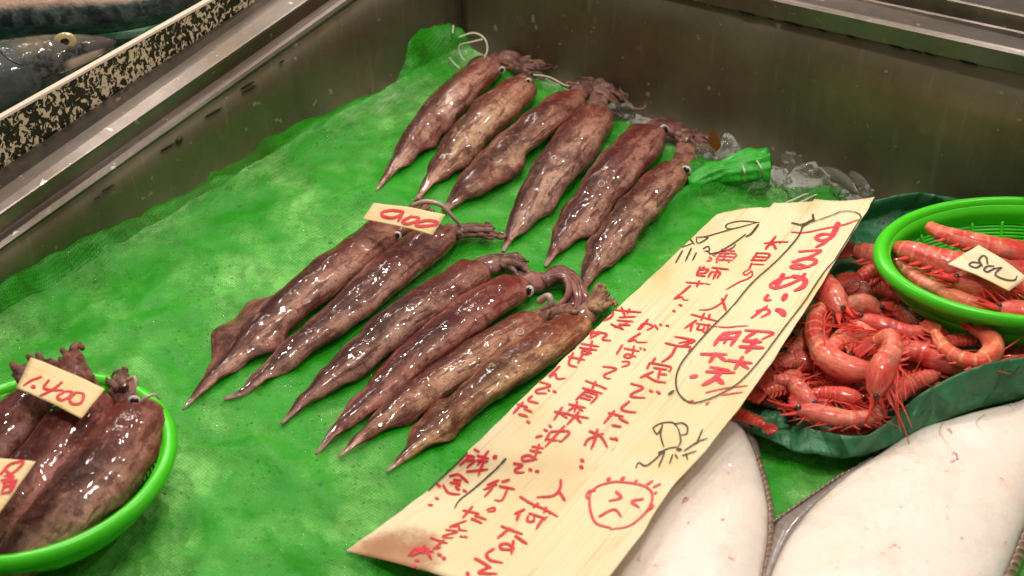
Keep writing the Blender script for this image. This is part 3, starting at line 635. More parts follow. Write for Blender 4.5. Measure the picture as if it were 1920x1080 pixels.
#@@SQUID
# ------------------------------------------------------------------ squid
def ribbed(t): return max(0.0, math.sin(math.pi*t))
def squid(label, group, mant, head, arms, eyes, fin=(.08, .46, 14, 14), tint=(1, 1, 1), lift=0.0, spread=26, extra=(), n_arm=8, seed=0, flat=.66, arm_r=7, curl=.35, rings_=()):
    rng = random.Random(seed)
    NM = 48
    rings = crom(mant, NM)
    e = rings[-1]; d = Vector((rings[-1][0]-rings[-4][0], rings[-1][1]-rings[-4][1])).normalized()
    seq = list(rings)+[(e[0]+d.x*2, e[1]+d.y*2, e[2]*.95), (e[0]+d.x*.5, e[1]+d.y*.5, e[2]*.80), (e[0]-d.x*4, e[1]-d.y*4, e[2]*.60)]+crom([(e[0]+d.x*5, e[1]+d.y*5, e[2]*.56)]+list(head), 12)
    arm_r = arm_r*1.35; head = [(x, y, h*1.22) for x, y, h in head]
    path, W, Hh = [], [], []
    for k, (x, y, hw) in enumerate(seq):
        lf = lift(k/len(seq)) if callable(lift) else lift+.0016
        p = PH(x, y, .006+lf); hw = hw*(.80+.16*min(1, k/NM*1.6)) if k < NM else hw*.92; hw *= 1+.05*noise.noise(Vector((k*.16, seed*5.3, 0))); r = max(.0007, hw*pxm(p)*.97)
        p = PH(x, y, lf+r*flat*.86); path.append(p); W.append(r); Hh.append(r*flat)
    s0, s1, fl, fr = fin; ps = pxm(path[20])
    def shape(i, a, x, z):
        if z < 0: z *= .86
        cr_ = 1+.07*noise.noise(Vector((math.cos(a)*1.9, math.sin(a)*1.9+seed, i*.055)))+.03*noise.noise(Vector((math.cos(a)*5, math.sin(a)*5+seed, i*.07))); x *= .5+.5*cr_; z *= cr_
        if i < NM:
            s = i/(NM-1); t = (s-s0)/(s1-s0)
            if 0 < t < 1:
                f = (t/.6)**1.15 if t < .6 else math.cos((t-.6)/.4*math.pi/2)**.75
                c = math.cos(a); kk = abs(c)**7; wv = 1+.22*math.sin(s*31+seed*2.1+(0 if c > 0 else 2))
                dx = (fr if c > 0 else fl)*ps*f*kk*wv
                x += dx if c > 0 else -dx; z -= kk*f*W[i]*flat*.42-kk*.0015*math.sin(s*40+seed)
        return x, z
    rt = root('squid', PH(mant[0][0], mant[0][1], 0), label, 'squid', group)
    mm = M()
    sweep(mm, path, W, Hh, 44, shape=shape, wob=.0018, seed=seed*3.7)
    for q_ in range((NM+2)*44, len(mm.m)): mm.m[q_] = 1
    hp = path[-1]; hr = W[-1]
    base = list(arms)
    dirv = Vector((base[1][0]-base[0][0], base[1][1]-base[0][1])).normalized(); nv = Vector((-dirv.y, dirv.x))
    for k in range(n_arm):
        o = (k-(n_arm-1)/2)/(n_arm/2); ln = rng.uniform(.72, 1.12)
        zo = rng.uniform(0, .007)+(.004 if abs(o) < .5 else 0)
        pl = []
        pts2 = crom([(a[0], a[1]) for a in base], 7)
        for q, (x, y) in enumerate(pts2):
            t = q/6; x = base[0][0]+(x-base[0][0])*ln; y = base[0][1]+(y-base[0][1])*ln
            s = o*(5+spread*t**.8)+rng.uniform(-3, 3)*t
            lf = lift(1.0) if callable(lift) else lift
            pl.append(PH(x+nv.x*s, y+nv.y*s, lf+arm_r*ps*.8+zo*(1-.5*t)+rng.uniform(0, .002)))
        pl[0] = hp.lerp(pl[0], .6)
        if rng.random() < curl:                  # curled tip
            a_, b_ = pl[-2], pl[-1]; t_ = (b_-a_); s_ = Vector((-t_.y, t_.x, 0))*rng.choice((-1, 1)); pl.append(b_+s_*.7+t_*.3); pl.append(b_+s_*1.0-t_*.4)
        tube(mm, pl, arm_r*ps*rng.uniform(.8, 1.15), arm_r*ps*.22, 8, 22, 1)
    for pl, r in extra:
        q = [PH(x, y, z) for x, y, z in pl]; tube(mm, q, r*ps, r*ps*.6, 8, 26, 2)
    ob = mm.build('body', [SQ, SQA, SQT], rt); ob.color = (*tint, 1)
    bv = bvh_of(ob)
    for (x, y, rr_) in rings_:
        p, nn = hit(bv, x, y)
        if p is None: continue
        t1 = nn.orthogonal().normalized(); t2 = nn.cross(t1); m1 = M()
        sweep(m1, [p+(t1*math.cos(q_*math.pi/8)+t2*math.sin(q_*math.pi/8))*rr_*pxm(p) for q_ in range(16)], [.0005]*16, [.0005]*16, 6, closed=True, up=nn); m1.build('sucker_ring', SQT, rt)
    for (ex, ey, er, asp) in eyes:
        p, nn = hit(bv, ex, ey)
        if p is None: p = PH(ex, ey, .012); nn = (CAM-p).normalized()
        n2 = (nn*.25+(CAM-p).normalized()*.75).normalized()
        q = n2.to_track_quat('Z', 'Y').to_matrix() @ Matrix.Rotation(rng.uniform(0, 3), 3, 'Z'); r = er*pxm(p)*1.02
        m1 = M(); ico(m1, p+n2*r*.12, r, 3, (1, asp, .42), q); eo = m1.build('eye', EYEW, rt)
        m2 = M(); ico(m2, p+n2*r*.42, r*.68, 3, (1, asp*.92, .40), q); m2.build('pupil', EYEB, eo)
    return rt
SQT = Mat('pale_tentacle').set(Base_Color=(.50, .38, .33), Roughness=.3, Subsurface_Weight=.2, Subsurface_Scale=.004, Coat_Weight=.9, Coat_Roughness=.08).m
GB = 'back row of squid on the net'; GF = 'front row of squid on the net'; GL = 'squid in the left basket'
squid('leftmost back row squid with pale pink arms reaching the steel wall', GB, [(705, 358, 3), (738, 312, 15), (788, 248, 32), (835, 200, 40), (882, 154, 39), (910, 128, 36)], [(940, 112, 22), (958, 112, 22), (975, 118, 17)], [(972, 118), (1002, 124), (1036, 122)], [(941, 131, 7, .9)], (.1, .62, 5, 13), (1.1, 1.0, 1.0), seed=1, spread=24, arm_r=4.6, n_arm=11, curl=.5)
squid('second squid in back row with broad pale patch near its head', GB, [(778, 378, 4), (812, 332, 18), (868, 268, 38), (922, 212, 46), (958, 182, 43), (974, 168, 38)], [(984, 150, 20), (978, 136, 18)], [(975, 132), (955, 118), (940, 110)], [(990, 152, 7, .8)], (.1, .55, 10, 12), (1.15, 1.1, .95), seed=2, spread=14, arm_r=5)
squid('third squid in back row, slim with orange head end and dark arms', GB, [(832, 396, 8), (880, 348, 30), (940, 292, 40), (1005, 238, 40), (1046, 206, 39), (1066, 190, 36)], [(1090, 172, 24), (1105, 166, 24), (1118, 165, 20)], [(1112, 162), (1145, 164), (1178, 192)], [], (.12, .55, 8, 18), (1.05, .92, .85), seed=3, spread=24, arm_r=6.5, n_arm=11, curl=.4)
squid('fourth squid in back row, plain brown with one small pale ring mark', GB, [(943, 472, 4), (972, 418, 22), (1015, 352, 40), (1065, 288, 49), (1102, 240, 46), (1113, 218, 42)], [(1122, 195, 22), (1126, 180, 24), (1128, 165, 22)], [(1126, 172), (1108, 156), (1078, 152)], [], (.08, .5, 8, 12), (1, .95, .95), seed=4, spread=22, arm_r=6.5, n_arm=10, curl=.4, rings_=((1038, 296, 5),))
squid('fifth squid in back row, wet and shiny, large eye beside the wall', GB, [(1022, 500, 4), (1052, 452, 20), (1102, 388, 42), (1155, 322, 49), (1198, 276, 46), (1214, 256, 41)], [(1238, 236, 24), (1256, 240, 26), (1272, 250, 22)], [(1270, 250), (1302, 266), (1338, 290)], [(1246, 243, 11, .8)], (.08, .5, 10, 14), (1.0, .82, .85), seed=5, spread=24, arm_r=6.5, n_arm=10, curl=.5, rings_=((1128, 345, 6),))
squid('rightmost squid in back row, eye facing the rolled net end', GB, [(1088, 555, 4), (1116, 492, 24), (1165, 428, 41), (1215, 372, 43), (1248, 340, 40), (1264, 322, 36)], [(1280, 304, 22), (1286, 285, 22), (1286, 270, 19)], [(1282, 264), (1290, 250), (1302, 262)], [(1288, 318, 10, .75)], (.08, .5, 10, 10), (1.02, .92, .85), seed=6, spread=20, arm_r=5.5, n_arm=9, curl=.5)
squid('leftmost front row squid with a wide triangular fin flared out', GF, [(343, 768, 3), (395, 712, 17), (470, 640, 31), (555, 566, 44), (650, 492, 47), (715, 440, 43)], [(735, 432, 26), (752, 424, 26), (768, 414, 22)], [(765, 412), (785, 395), (800, 382)], [(745, 442, 9, .95)], (.14, .56, 62, 16), (1.0, .86, .85), seed=7, spread=16, arm_r=7, extra=[([(775, 385, .03), (800, 378, .036), (828, 385, .034), (850, 408, .024), (862, 422, .014)], 6)])
squid('front row squid with bare tail and one thick arm pointing right', GF, [(420, 748, 5), (450, 738, 10), (488, 706, 16), (562, 648, 32), (650, 582, 44), (735, 508, 48), (805, 455, 45), (825, 443, 38)], [(842, 436, 26), (855, 434, 24)], [(850, 436), (895, 430), (938, 438)], [], (.06, .36, 4, 8), (1.0, .85, .88), seed=8, spread=7, arm_r=8, n_arm=10, curl=.2)
squid('front row squid with black head partly hidden by its neighbour', GF, [(527, 795, 4), (585, 738, 18), (665, 672, 39), (752, 604, 46), (840, 546, 45), (888, 512, 40)], [(908, 500, 28), (930, 492, 28), (945, 488, 24)], [(940, 490), (965, 490), (988, 505)], [], (.08, .5, 8, 8), (.92, .8, .82), seed=9, spread=16, arm_r=7, n_arm=10, curl=.5)
squid('front row squid with red mantle and round eye before curled arms', GF, [(592, 852, 4), (645, 792, 18), (725, 718, 36), (812, 644, 44), (900, 578, 47), (962, 540, 43)], [(985, 534, 25), (1005, 530, 28), (1022, 528, 24)], [(1020, 528), (1055, 512), (1082, 535), (1085, 575), (1060, 600)], [(992, 546, 12, .8)], (.08, .5, 8, 8), (1.05, .72, .75), seed=10, spread=20, arm_r=10, extra=[([(1012, 565, .02), (1028, 555, .028), (1032, 570, .024), (1015, 580, .016)], 8)])
squid('tawny front row squid with small sucker rings on its back, second from the sign', GF, [(635, 857, 4), (698, 803, 20), (788, 738, 38), (868, 684, 42), (945, 634, 41), (992, 606, 37)], [(1008, 598, 24), (1024, 594, 24), (1040, 590, 20)], [(1035, 594), (1060, 590), (1085, 592)], [], (.08, .5, 8, 8), (1.15, 1.0, .85), seed=11, spread=18, arm_r=9, rings_=((975, 622, 7), (897, 690, 6)))
squid('golden front row squid lying against the paper sign edge', GF, [(725, 885, 4), (785, 832, 20), (848, 778, 34), (925, 716, 42), (1015, 652, 46), (1075, 612, 41)], [(1088, 600, 24), (1100, 588, 24), (1110, 576, 20)], [(1108, 578), (1124, 562), (1140, 548)], [], (.1, .42, 26, 10), (1.45, 1.35, .95), seed=12, spread=20, arm_r=9)

# ------------------------------------------------------------------ baskets
def basket(label, cx, cy, a, b, rot, z, depth, taper=.72, rimw=.0085, rimh=.0052, tilt=(0, 0), nrib=26, nring=9):
    rt = root('plastic_basket', (cx, cy, z), label, 'basket', 'lime green plastic baskets')
    cr, sr = math.cos(rot), math.sin(rot)
    def E(t, sa, zz):
        x, y = a*sa*math.cos(t), b*sa*math.sin(t); x, y = x*cr-y*sr, x*sr+y*cr
        return Vector((cx+x, cy+y, z+zz+tilt[0]*x+tilt[1]*y))
    N = 96
    def band(mm, prof):                        # prof: list of (inward offset m, z)
        V = []; F = []; k = len(prof); mean = (a+b)/2
        for i in range(N):
            for (o, zz) in prof: V.append(E(2*math.pi*i/N, 1-o/mean, zz))
        for i in range(N):
            j = (i+1) % N
            for q in range(k): F.append([i*k+q, j*k+q, j*k+(q+1) % k, i*k+(q+1) % k])
        mm.add(V, F)
    mm = M(); pr = []
    for k in range(14):
        t = 2*math.pi*k/14; pr.append((rimw*.5-rimw*.5*math.cos(t), rimh*math.sin(t)*(1 if math.sin(t) > 0 else .8)))
    band(mm, pr); mm.build('rim', PLA, rt)
    mm = M(); i0 = rimw*.95
    band(mm, [(i0-.001, .001), (i0+.0012, .001), (i0+.0024, -.014), (i0+.0004, -.014)]); mm.build('collar', PLA, rt)
    mm = M(); mean = (a+b)/2
    sc0 = 1-(i0+.0015)/mean
    for k in range(nring):
        f = (k+1)/nring; s = sc0*(1-(1-taper)*f**1.3); zz = -.014-(depth-.014)*f
        V = [E(2*math.pi*i/N, s, zz) for i in range(N)]
        sweep(mm, V, [.0007]*N, [.0011]*N, 6, closed=True)
    for k in range(nrib):
        t = 2*math.pi*(k+.5)/nrib
        tube(mm, [E(t, sc0*(1-(1-taper)*f**1.3), -.012-(depth-.012)*f) for f in (0, .25, .5, .75, 1)], .0011, n=6, k=10)
    mm.build('slotted_wall', PLA, rt)
    mm = M()
    for k in range(12):
        f = (k+.5)/12*taper*sc0; V = [E(2*math.pi*i/48, f, -depth) for i in range(48)]; sweep(mm, V, [.0012]*48, [.0009]*48, 5, closed=True)
    for k in range(12):
        t = math.pi*2*k/12; tube(mm, [E(t, .02, -depth), E(t, taper*sc0, -depth)], .0011, n=5, k=4)
    mm.build('slotted_base', PLA, rt)
    return rt
basket('round lime green plastic basket holding dark squid', -.272, -.2048, .0825, .0722, R_(-146.7), .04, .036, tilt=(-.02, 0))
basket('oval lime green plastic basket of shrimp propped on the shrimp pile', .3314, -.0442, .0995, .0648, 0, .06, .032, .8)
squid('dark squid in left basket, farthest left under the price tag', GL, [(-170, 1030, 6), (-100, 930, 40), (-40, 860, 56), (15, 800, 58), (55, 755, 50)], [(80, 745, 32), (75, 720, 36)], [(75, 728), (60, 698), (45, 678)], [], (.1, .5, 8, 8), (.72, .55, .6), lift=lambda t: .016+.018*t, seed=21, spread=30, arm_r=19, n_arm=8, curl=.1)
squid('deep red squid in left basket between two others, arms behind tag', GL, [(-120, 1110, 6), (-30, 1004, 54), (62, 900, 70), (132, 812, 68), (168, 768, 54)], [(165, 745, 34), (150, 718, 36)], [(150, 720), (130, 690), (112, 668)], [], (.1, .5, 8, 8), (.85, .5, .55), lift=lambda t: .016+.020*t, seed=22, spread=26, arm_r=19, curl=.1)
squid('shiny brown squid in left basket nearest the rim, eye showing', GL, [(-60, 1135, 12), (40, 1038, 60), (130, 952, 78), (204, 874, 80), (246, 810, 70), (258, 776, 56)], [(240, 745, 30), (230, 725, 30)], [(232, 728), (222, 712), (216, 700)], [(252, 750, 12, .8)], (.1, .5, 8, 8), (.95, .8, .78), lift=lambda t: .014+.022*t, seed=23, spread=16, arm_r=9, extra=[([(240, 712, .055), (252, 708, .058), (254, 722, .056), (248, 738, .052)], 5), ([(262, 756, .05), (275, 745, .054), (290, 740, .054), (300, 748, .050)], 4.5)])

# ------------------------------------------------------------------ flatfish
def poly_at(pts, f):
    n = len(pts); x = f*n; i = int(x) % n; return pts[i].lerp(pts[(i+1) % n], x-int(x))
def flatfish(label, outline, thick, zb, spine, fringes, creases, bruises):
    loop = [P(x, y, zb) for x, y in outline]
    c = sum(loop, Vector())/len(loop)
    closed = crom3(loop+[loop[0]], 161)[:-1]
    rt = root('flatfish', Vector((c.x, c.y, 0)), label, 'flatfish', 'flatfish lying belly up')
    sa, sb = P(*spine[0], zb), P(*spine[1], zb)
    mm = M(); V = []; n = len(closed); K = 16
    def top(p, f):
        zz = thick*(1-f**2.6)**.62; return zz
    for k in range(K+1):
        f = (k/K)**.8
        for p in closed:
            ab = sb-sa; t = max(.0, min(1, (p-sa).dot(ab)/ab.dot(ab))); s = sa+ab*t
            q = s.lerp(p, f); z = zb+top(q, f)+.0009*noise.noise(q*28)+.0005*noise.noise(q*70)
            V.append(Vector((q.x, q.y, z)))
    F = []
    for k in range(K):
        for i in range(n):
            j = (i+1) % n; F.append([k*n+i, (k+1)*n+i, (k+1)*n+j, k*n+j])
    m0 = len(V)
    for p in closed: V.append(Vector((p.x, p.y, zb-.008)))
    for i in range(n): F.append([K*n+i, m0+i, m0+(i+1) % n, K*n+(i+1) % n])
    mm.add(V, F); body = mm.build('body', BEL, rt); bv = bvh_of(body)
    for (inn, out, mat, zi, zo, rays, rough) in fringes:
        a = crom3([P(x, y, zb+zi) for x, y in inn], 90); b = crom3([P(x, y, zb+zo) for x, y in out], 90); V = []; F = []; U = []; L = 0; Ls = [0]
        for i in range(1, 90): L += (a[i]-a[i-1]).length; Ls.append(L)
        for i in range(90):
            jag = rough*noise.noise(a[i]*420)
            for k in range(5):
                t = k/4; p = a[i].lerp(b[i], t*(1+jag*(k == 4))); p.z += (.0008 if mat is FRB else .00012)*math.sin(Ls[i]*rays*.5+k)*t+.002*math.sin(math.pi*t); V.append(p)
        for i in range(89):
            for k in range(4):
                F.append([i*5+k, i*5+k+1, i*5+k+6, i*5+k+5]); va, vb = Ls[i]*rays, Ls[i+1]*rays; U.append([(k/4, va), ((k+1)/4, va), ((k+1)/4, vb), (k/4, vb)])
        m2 = M(); m2.add(V, F, U); o = m2.build('fin', mat, rt); so = o.modifiers.new('thick', 'SOLIDIFY'); so.thickness = .0014
    for pl, r in creases:
        q = [hit(bv, x, y)[0] for x, y in crom(pl, 18)]; q = [p+Vector((0, 0, -.0002)) for p in q if p]
        if len(q) > 3: m2 = M(); tube(m2, q, r*1.5, r*.8, 6, 30, flat=.22); m2.build('gill_crease', CREASE, rt)
    for x, y, r in bruises:
        p, nn = hit(bv, x, y)
        if p:
            m2 = M(); q = nn.to_track_quat('Z', 'Y').to_matrix() @ Matrix.Rotation(x, 3, 'Z'); ico(m2, p-nn*.0001, r*pxm(p), 2, (1.6, .7, .12), q, jit=.5, seed=int(x)); m2.build('bruise', BRUISE, rt)
    return rt
flatfish('big white flatfish belly up at the lower right, grey fin beside it',
    [(2020, 700), (1925, 752), (1880, 764), (1820, 780), (1765, 796), (1700, 818), (1652, 850), (1600, 884), (1565, 912), (1520, 955), (1480, 1008), (1448, 1075), (1420, 1180), (1400, 1320), (1480, 1420), (1650, 1400), (1760, 1290), (1850, 1150), (1893, 1060), (1920, 990), (1960, 920), (2040, 820), (2080, 740)],
    .016, .012, ((1840, 860), (1600, 1200)),
    [([(1640, 860), (1600, 886), (1565, 914), (1520, 957), (1480, 1010), (1448, 1077), (1425, 1170)], [(1628, 860), (1580, 892), (1535, 922), (1490, 952), (1452, 980), (1432, 1040), (1395, 1160)], FRG, -.001, -.006, 900, .05),
     ([(1700, 816), (1652, 848), (1600, 882), (1578, 893), (1534, 923), (1490, 953), (1452, 980)], [(1699, 813), (1650, 844), (1598, 879), (1575, 890), (1532, 920), (1487, 950), (1448, 978)], FRB, -.0045, -.007, 1500, .4),
     ([(1960, 905), (1922, 985), (1893, 1058), (1850, 1148), (1800, 1235)], [(1990, 915), (1942, 1000), (1905, 1075), (1872, 1160), (1830, 1250)], FRB, 0, -.006, 1100, .25)],
    [([(1785, 776), (1766, 806), (1772, 826), (1790, 846), (1796, 858)], .0011), ([(1848, 778), (1832, 796), (1850, 812), (1880, 824), (1896, 838)], .0009), ([(1895, 755), (1902, 768), (1915, 771)], .0008), ([(1560, 935), (1600, 905), (1640, 880)], .0005)],
    [(1782, 809, 8), (1793, 857, 10), (1786, 866, 6), (1790, 893, 4), (1768, 908, 3), (1775, 949, 4), (1776, 970, 5), (1640, 960, 3), (1740, 1054, 4)])
flatfish('smaller white flatfish belly up, half covered by the paper sign',
    [(1325, 806), (1360, 794), (1385, 797), (1405, 830), (1420, 865), (1432, 910), (1440, 960), (1438, 1020), (1428, 1080), (1410, 1170), (1360, 1290), (1260, 1330), (1160, 1260), (1110, 1140), (1125, 1040), (1170, 960), (1240, 870)],
    .015, .010, ((1330, 890), (1290, 1150)),
    [([(1418, 858), (1432, 908), (1441, 958), (1440, 1018), (1430, 1078), (1412, 1168)], [(1421, 857), (1437, 908), (1447, 960), (1447, 1021), (1438, 1080), (1422, 1172)], FRB, -.001, -.005, 1500, .35),
     ([(1362, 796), (1385, 797), (1404, 828), (1418, 858)], [(1372, 790), (1402, 797), (1418, 828), (1424, 860)], FRG, -.001, -.005, 900, .1)],
    [([(1290, 915), (1310, 940), (1345, 915), (1380, 880), (1398, 850)], .0005), ([(1282, 915), (1295, 925), (1300, 950)], .0007), ([(1340, 806), (1365, 815), (1380, 806)], .0008)],
    [(1284, 938, 8), (1355, 974, 4), (1291, 980, 2.5)])

# ------------------------------------------------------------------ green waxed paper under the shrimp
rows = [[(1585, 400, .022), (1640, 378, .028), (1720, 366, .03), (1800, 380, .026), (1900, 420, .03), (2050, 470, .03), (2250, 560, .03)],
        [(1520, 500, .004), (1600, 440, .006), (1700, 430, .005), (1800, 440, .005), (1900, 470, .005), (2050, 520, .005), (2250, 620, .005)],
        [(1430, 640, .003), (1540, 620, .003), (1660, 610, .003), (1790, 600, .003), (1900, 600, .003), (2050, 620, .003), (2250, 700, .003)],
        [(1392, 740, .003), (1500, 740, .003), (1610, 730, .003), (1740, 700, .004), (1880, 690, .004), (2050, 690, .004), (2250, 760, .004)],
        [(1405, 815, .006), (1470, 846, .006), (1560, 862, .006), (1648, 845, .008), (1760, 797, .010), (1890, 757, .012), (2100, 735, .012)],
        [(1400, 776, .018), (1480, 800, .016), (1595, 826, .022), (1650, 806, .030), (1738, 735, .040), (1868, 684, .046), (2080, 660, .046)]]
NU, NV = 140, 100; cols = []
rr = [crom3([P(*q) for q in r], NU) for r in rows]
for i in range(NU): cols.append(crom3([r[i] for r in rr], NV))
V = []; F = []
for i in range(NU):
    for j in range(NV):
        p = cols[i][j].copy(); k = .5+.5*min(1, max(0, (j-40)/40))
        v0 = noise.voronoi(Vector((p.x*26, p.y*26, p.z*8))+Vector((1, 4, 2)))[0]; v1 = noise.voronoi(p*38+Vector((3, 1, 2)))[0]; v2 = noise.voronoi(p*90)[0]
        d = (v0[1]-v0[0])*.016*(.3+.7*(j > 55))+(v1[1]-v1[0])*.011+(v2[1]-v2[0])*.003+.003*noise.noise(p*22)
        p += Vector((0, -.5, .8))*d*k; p.z += .001; V.append(p)
for i in range(NU-1):
    for j in range(NV-1): F.append([i*NV+j, (i+1)*NV+j, (i+1)*NV+j+1, i*NV+j+1])
gp = link('wax_paper', V, F, GPAP, base=P(1650, 650)); so = gp.modifiers.new('thick', 'SOLIDIFY'); so.thickness = .0004
tag(gp, 'crumpled dark green waxed paper folded up around the shrimp pile', 'paper')

# ------------------------------------------------------------------ shrimp
def shrimp(label, group, pts, hw, z, vent=1, seed=0, tint=(1, 1, 1), rost=1.0, legs=9, eye=True, fan=True, ant=True, up=None, leglen=1.0):
    """pts: photo points tail -> eyes; z: height of the centre line above the ground (one value or per point); vent: side the legs are on"""
    rng = random.Random(seed); zs = z if isinstance(z, (list, tuple)) else [z]*len(pts)
    NN = 60; P3 = crom3([P(x, y, q) for (x, y), q in zip(pts, zs)], NN); r0 = .9*hw*pxm(P3[30]); W = []
    for i in range(NN):
        t = i/(NN-1)
        if t < .55: r = .52+.48*(t/.55)**.8; ph = (t/.55*6) % 1; r *= 1.0+.085*(.5-ph) if t > .04 else .9
        elif t < .8: r = 1.03+.05*math.sin((t-.55)/.25*math.pi)
        else: r = 1.03-.63*((t-.8)/.2)**1.4
        W.append(r*r0)
    tx = sum((p.x for p in P3))/NN
    rt = root('shrimp', Vector((P3[0].x, P3[0].y, P3[0].z-r0)), label, 'shrimp', group)
    mm = M(); sweep(mm, P3, W, [x*.92 for x in W], 18, wob=.0006, seed=seed)
    fr = frames(P3)
    he = P3[-1]; th, shd, uh = fr[-1]; ven = shd*vent
    L = (sum((P3[i+1]-P3[i]).length for i in range(NN-1)))
    # rostrum: long thin red spike, antenna scales
    rl = L*.30*rost
    tube(mm, [he-th*L*.04+uh*r0*.3-ven*r0*.25, he+th*rl*.45+uh*r0*.38-ven*r0*.3, he+th*rl+uh*r0*.7-ven*r0*.6], r0*.26, .0003, 6, 12, 1)
    for k in (-1, 1): tube(mm, [he+ven*r0*.3*k, he+th*rl*.35+ven*r0*(.4*k+.2), he+th*rl*.62+ven*r0*(.45*k+.3)], r0*.30, .0005, 6, 10, 1, flat=.5)
    # legs and swimmerets
    for k in range(legs):
        t = .50+.42*k/max(1, legs-1); i = min(NN-1, int(t*(NN-1))); p = P3[i]; tt, ss, uu = fr[i]; vv = ss*vent
        ln = leglen*r0*rng.uniform(2.0, 4.6); f = rng.uniform(.3, 1.5); dz = rng.uniform(-.1, .5)
        a = p+vv*W[i]*.75-uu*W[i]*.2; b = a+vv*ln*.38+tt*ln*.5*f+uu*ln*dz*.6; c = b+vv*ln*.3+tt*ln*.62*f+uu*ln*rng.uniform(-.25, .15)
        c.z = max(c.z, .004); tube(mm, [a, b, c], r0*.10, r0*.03, 5, 9, 1)
    for k in range(5):
        i = 10+k*5; p = P3[i]; tt, ss, uu = fr[i]; vv = ss*vent
        a = p+vv*W[i]*.7; tube(mm, [a, a+vv*r0*.5-tt*r0*.25+uu*r0*.1, a+vv*r0*.75-tt*r0*.7], r0*.24, r0*.08, 6, 7, 1, flat=.5)
    if fan:
        p = P3[0]; tt, ss, uu = fr[0]
        for k in (-2, -1, 0, 1, 2):
            dd = (-tt+ss*.26*k).normalized(); ln = r0*(2.3-.18*abs(k)); a = p+tt*r0*.3; N2 = 9
            pa = [a+dd*ln*q/(N2-1)-uu*r0*.25*(q/(N2-1))**2 for q in range(N2)]; WW = [r0*(.22+.30*math.sin(math.pi*min(.86, .1+q/(N2-1)*.8))) for q in range(N2)]
            sweep(mm, pa, WW, [x*.22 for x in WW], 8, 1, up=uu)
    ob = mm.build('body', [SH, SHR], rt); ob.color = (*tint, 1)
    if ant:
        for k in (-1, 1):
            m2 = M(); a = he+th*r0*.4+ven*r0*.2*k; b = a+th*L*.22+uh*r0*rng.uniform(.5, 1.8)+ven*L*rng.uniform(-.12, .12); c = b+th*L*rng.uniform(-.1, .3)+ven*L*rng.uniform(-.3, .3)-uh*r0*.5; d = c-th*L*rng.uniform(-.1, .35)+ven*L*rng.uniform(-.3, .3); d.z = max(.01, d.z); c.z = max(.012, c.z)
            tube(m2, [a, b, c, d], .00026, .00014, 4, 26); o = m2.build('antenna', SHR, rt); o.color = (*tint, 1)
    if eye:
        bv = bvh_of(ob)
        c = he-th*r0*.15-ven*r0*.05+uh*r0*.42; v = (CAM-c).normalized()
        m2 = M(); ico(m2, c+v*r0*.1, .0019, 2); m2.build('eye', EYES, rt)
        c = he-th*r0*.15+shd*vent*r0*.1-uh*r0*.5; m2 = M(); ico(m2, c, .0018, 2); m2.build('eye', EYES, rt)
    return rt
GP = 'shrimp in the pile on green paper'; GBK = 'shrimp in the oval basket'
O = (1.08, 1.1, 1.15); DK = (.8, .62, .62); RD = (1, .8, .9); BR = (1.15, 1.2, 1.15)  # DK darkens the tint of low, covered shrimp: shade put into their colour
# the lower layer
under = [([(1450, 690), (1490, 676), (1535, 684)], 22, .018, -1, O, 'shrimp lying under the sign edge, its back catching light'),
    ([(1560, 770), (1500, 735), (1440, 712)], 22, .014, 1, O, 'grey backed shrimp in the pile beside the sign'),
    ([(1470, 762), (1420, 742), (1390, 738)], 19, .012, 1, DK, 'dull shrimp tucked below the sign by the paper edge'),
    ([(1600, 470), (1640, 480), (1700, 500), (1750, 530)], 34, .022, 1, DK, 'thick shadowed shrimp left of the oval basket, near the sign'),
    ([(1640, 545), (1700, 555), (1760, 585), (1800, 600)], 26, .02, 1, (.75, .5, .5), 'dark red shrimp lying in shade under the basket rim'),  # tint also carries the shade under the basket
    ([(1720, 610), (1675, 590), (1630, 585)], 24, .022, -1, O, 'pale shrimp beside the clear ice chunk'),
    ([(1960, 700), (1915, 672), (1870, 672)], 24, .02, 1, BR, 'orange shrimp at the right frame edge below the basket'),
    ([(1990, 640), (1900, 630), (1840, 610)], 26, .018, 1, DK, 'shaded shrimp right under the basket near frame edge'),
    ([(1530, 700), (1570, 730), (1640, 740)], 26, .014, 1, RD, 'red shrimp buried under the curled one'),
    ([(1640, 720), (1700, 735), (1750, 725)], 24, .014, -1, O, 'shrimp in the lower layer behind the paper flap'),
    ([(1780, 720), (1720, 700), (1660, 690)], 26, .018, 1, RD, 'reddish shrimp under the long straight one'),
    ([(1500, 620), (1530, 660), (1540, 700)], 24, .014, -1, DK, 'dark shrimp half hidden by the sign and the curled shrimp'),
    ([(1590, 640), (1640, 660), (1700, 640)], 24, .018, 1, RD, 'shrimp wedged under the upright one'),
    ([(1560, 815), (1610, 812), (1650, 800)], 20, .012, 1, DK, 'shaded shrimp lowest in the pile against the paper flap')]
for k, (pts, hw, z, vt, tn, lab) in enumerate(under): shrimp(lab, GP, pts, hw, z, vt, 40+k, tn, legs=0 if k in (6, 7, 13) else 6, leglen=.6, rost=.7, eye=k % 3 == 0, ant=k % 2 == 0)
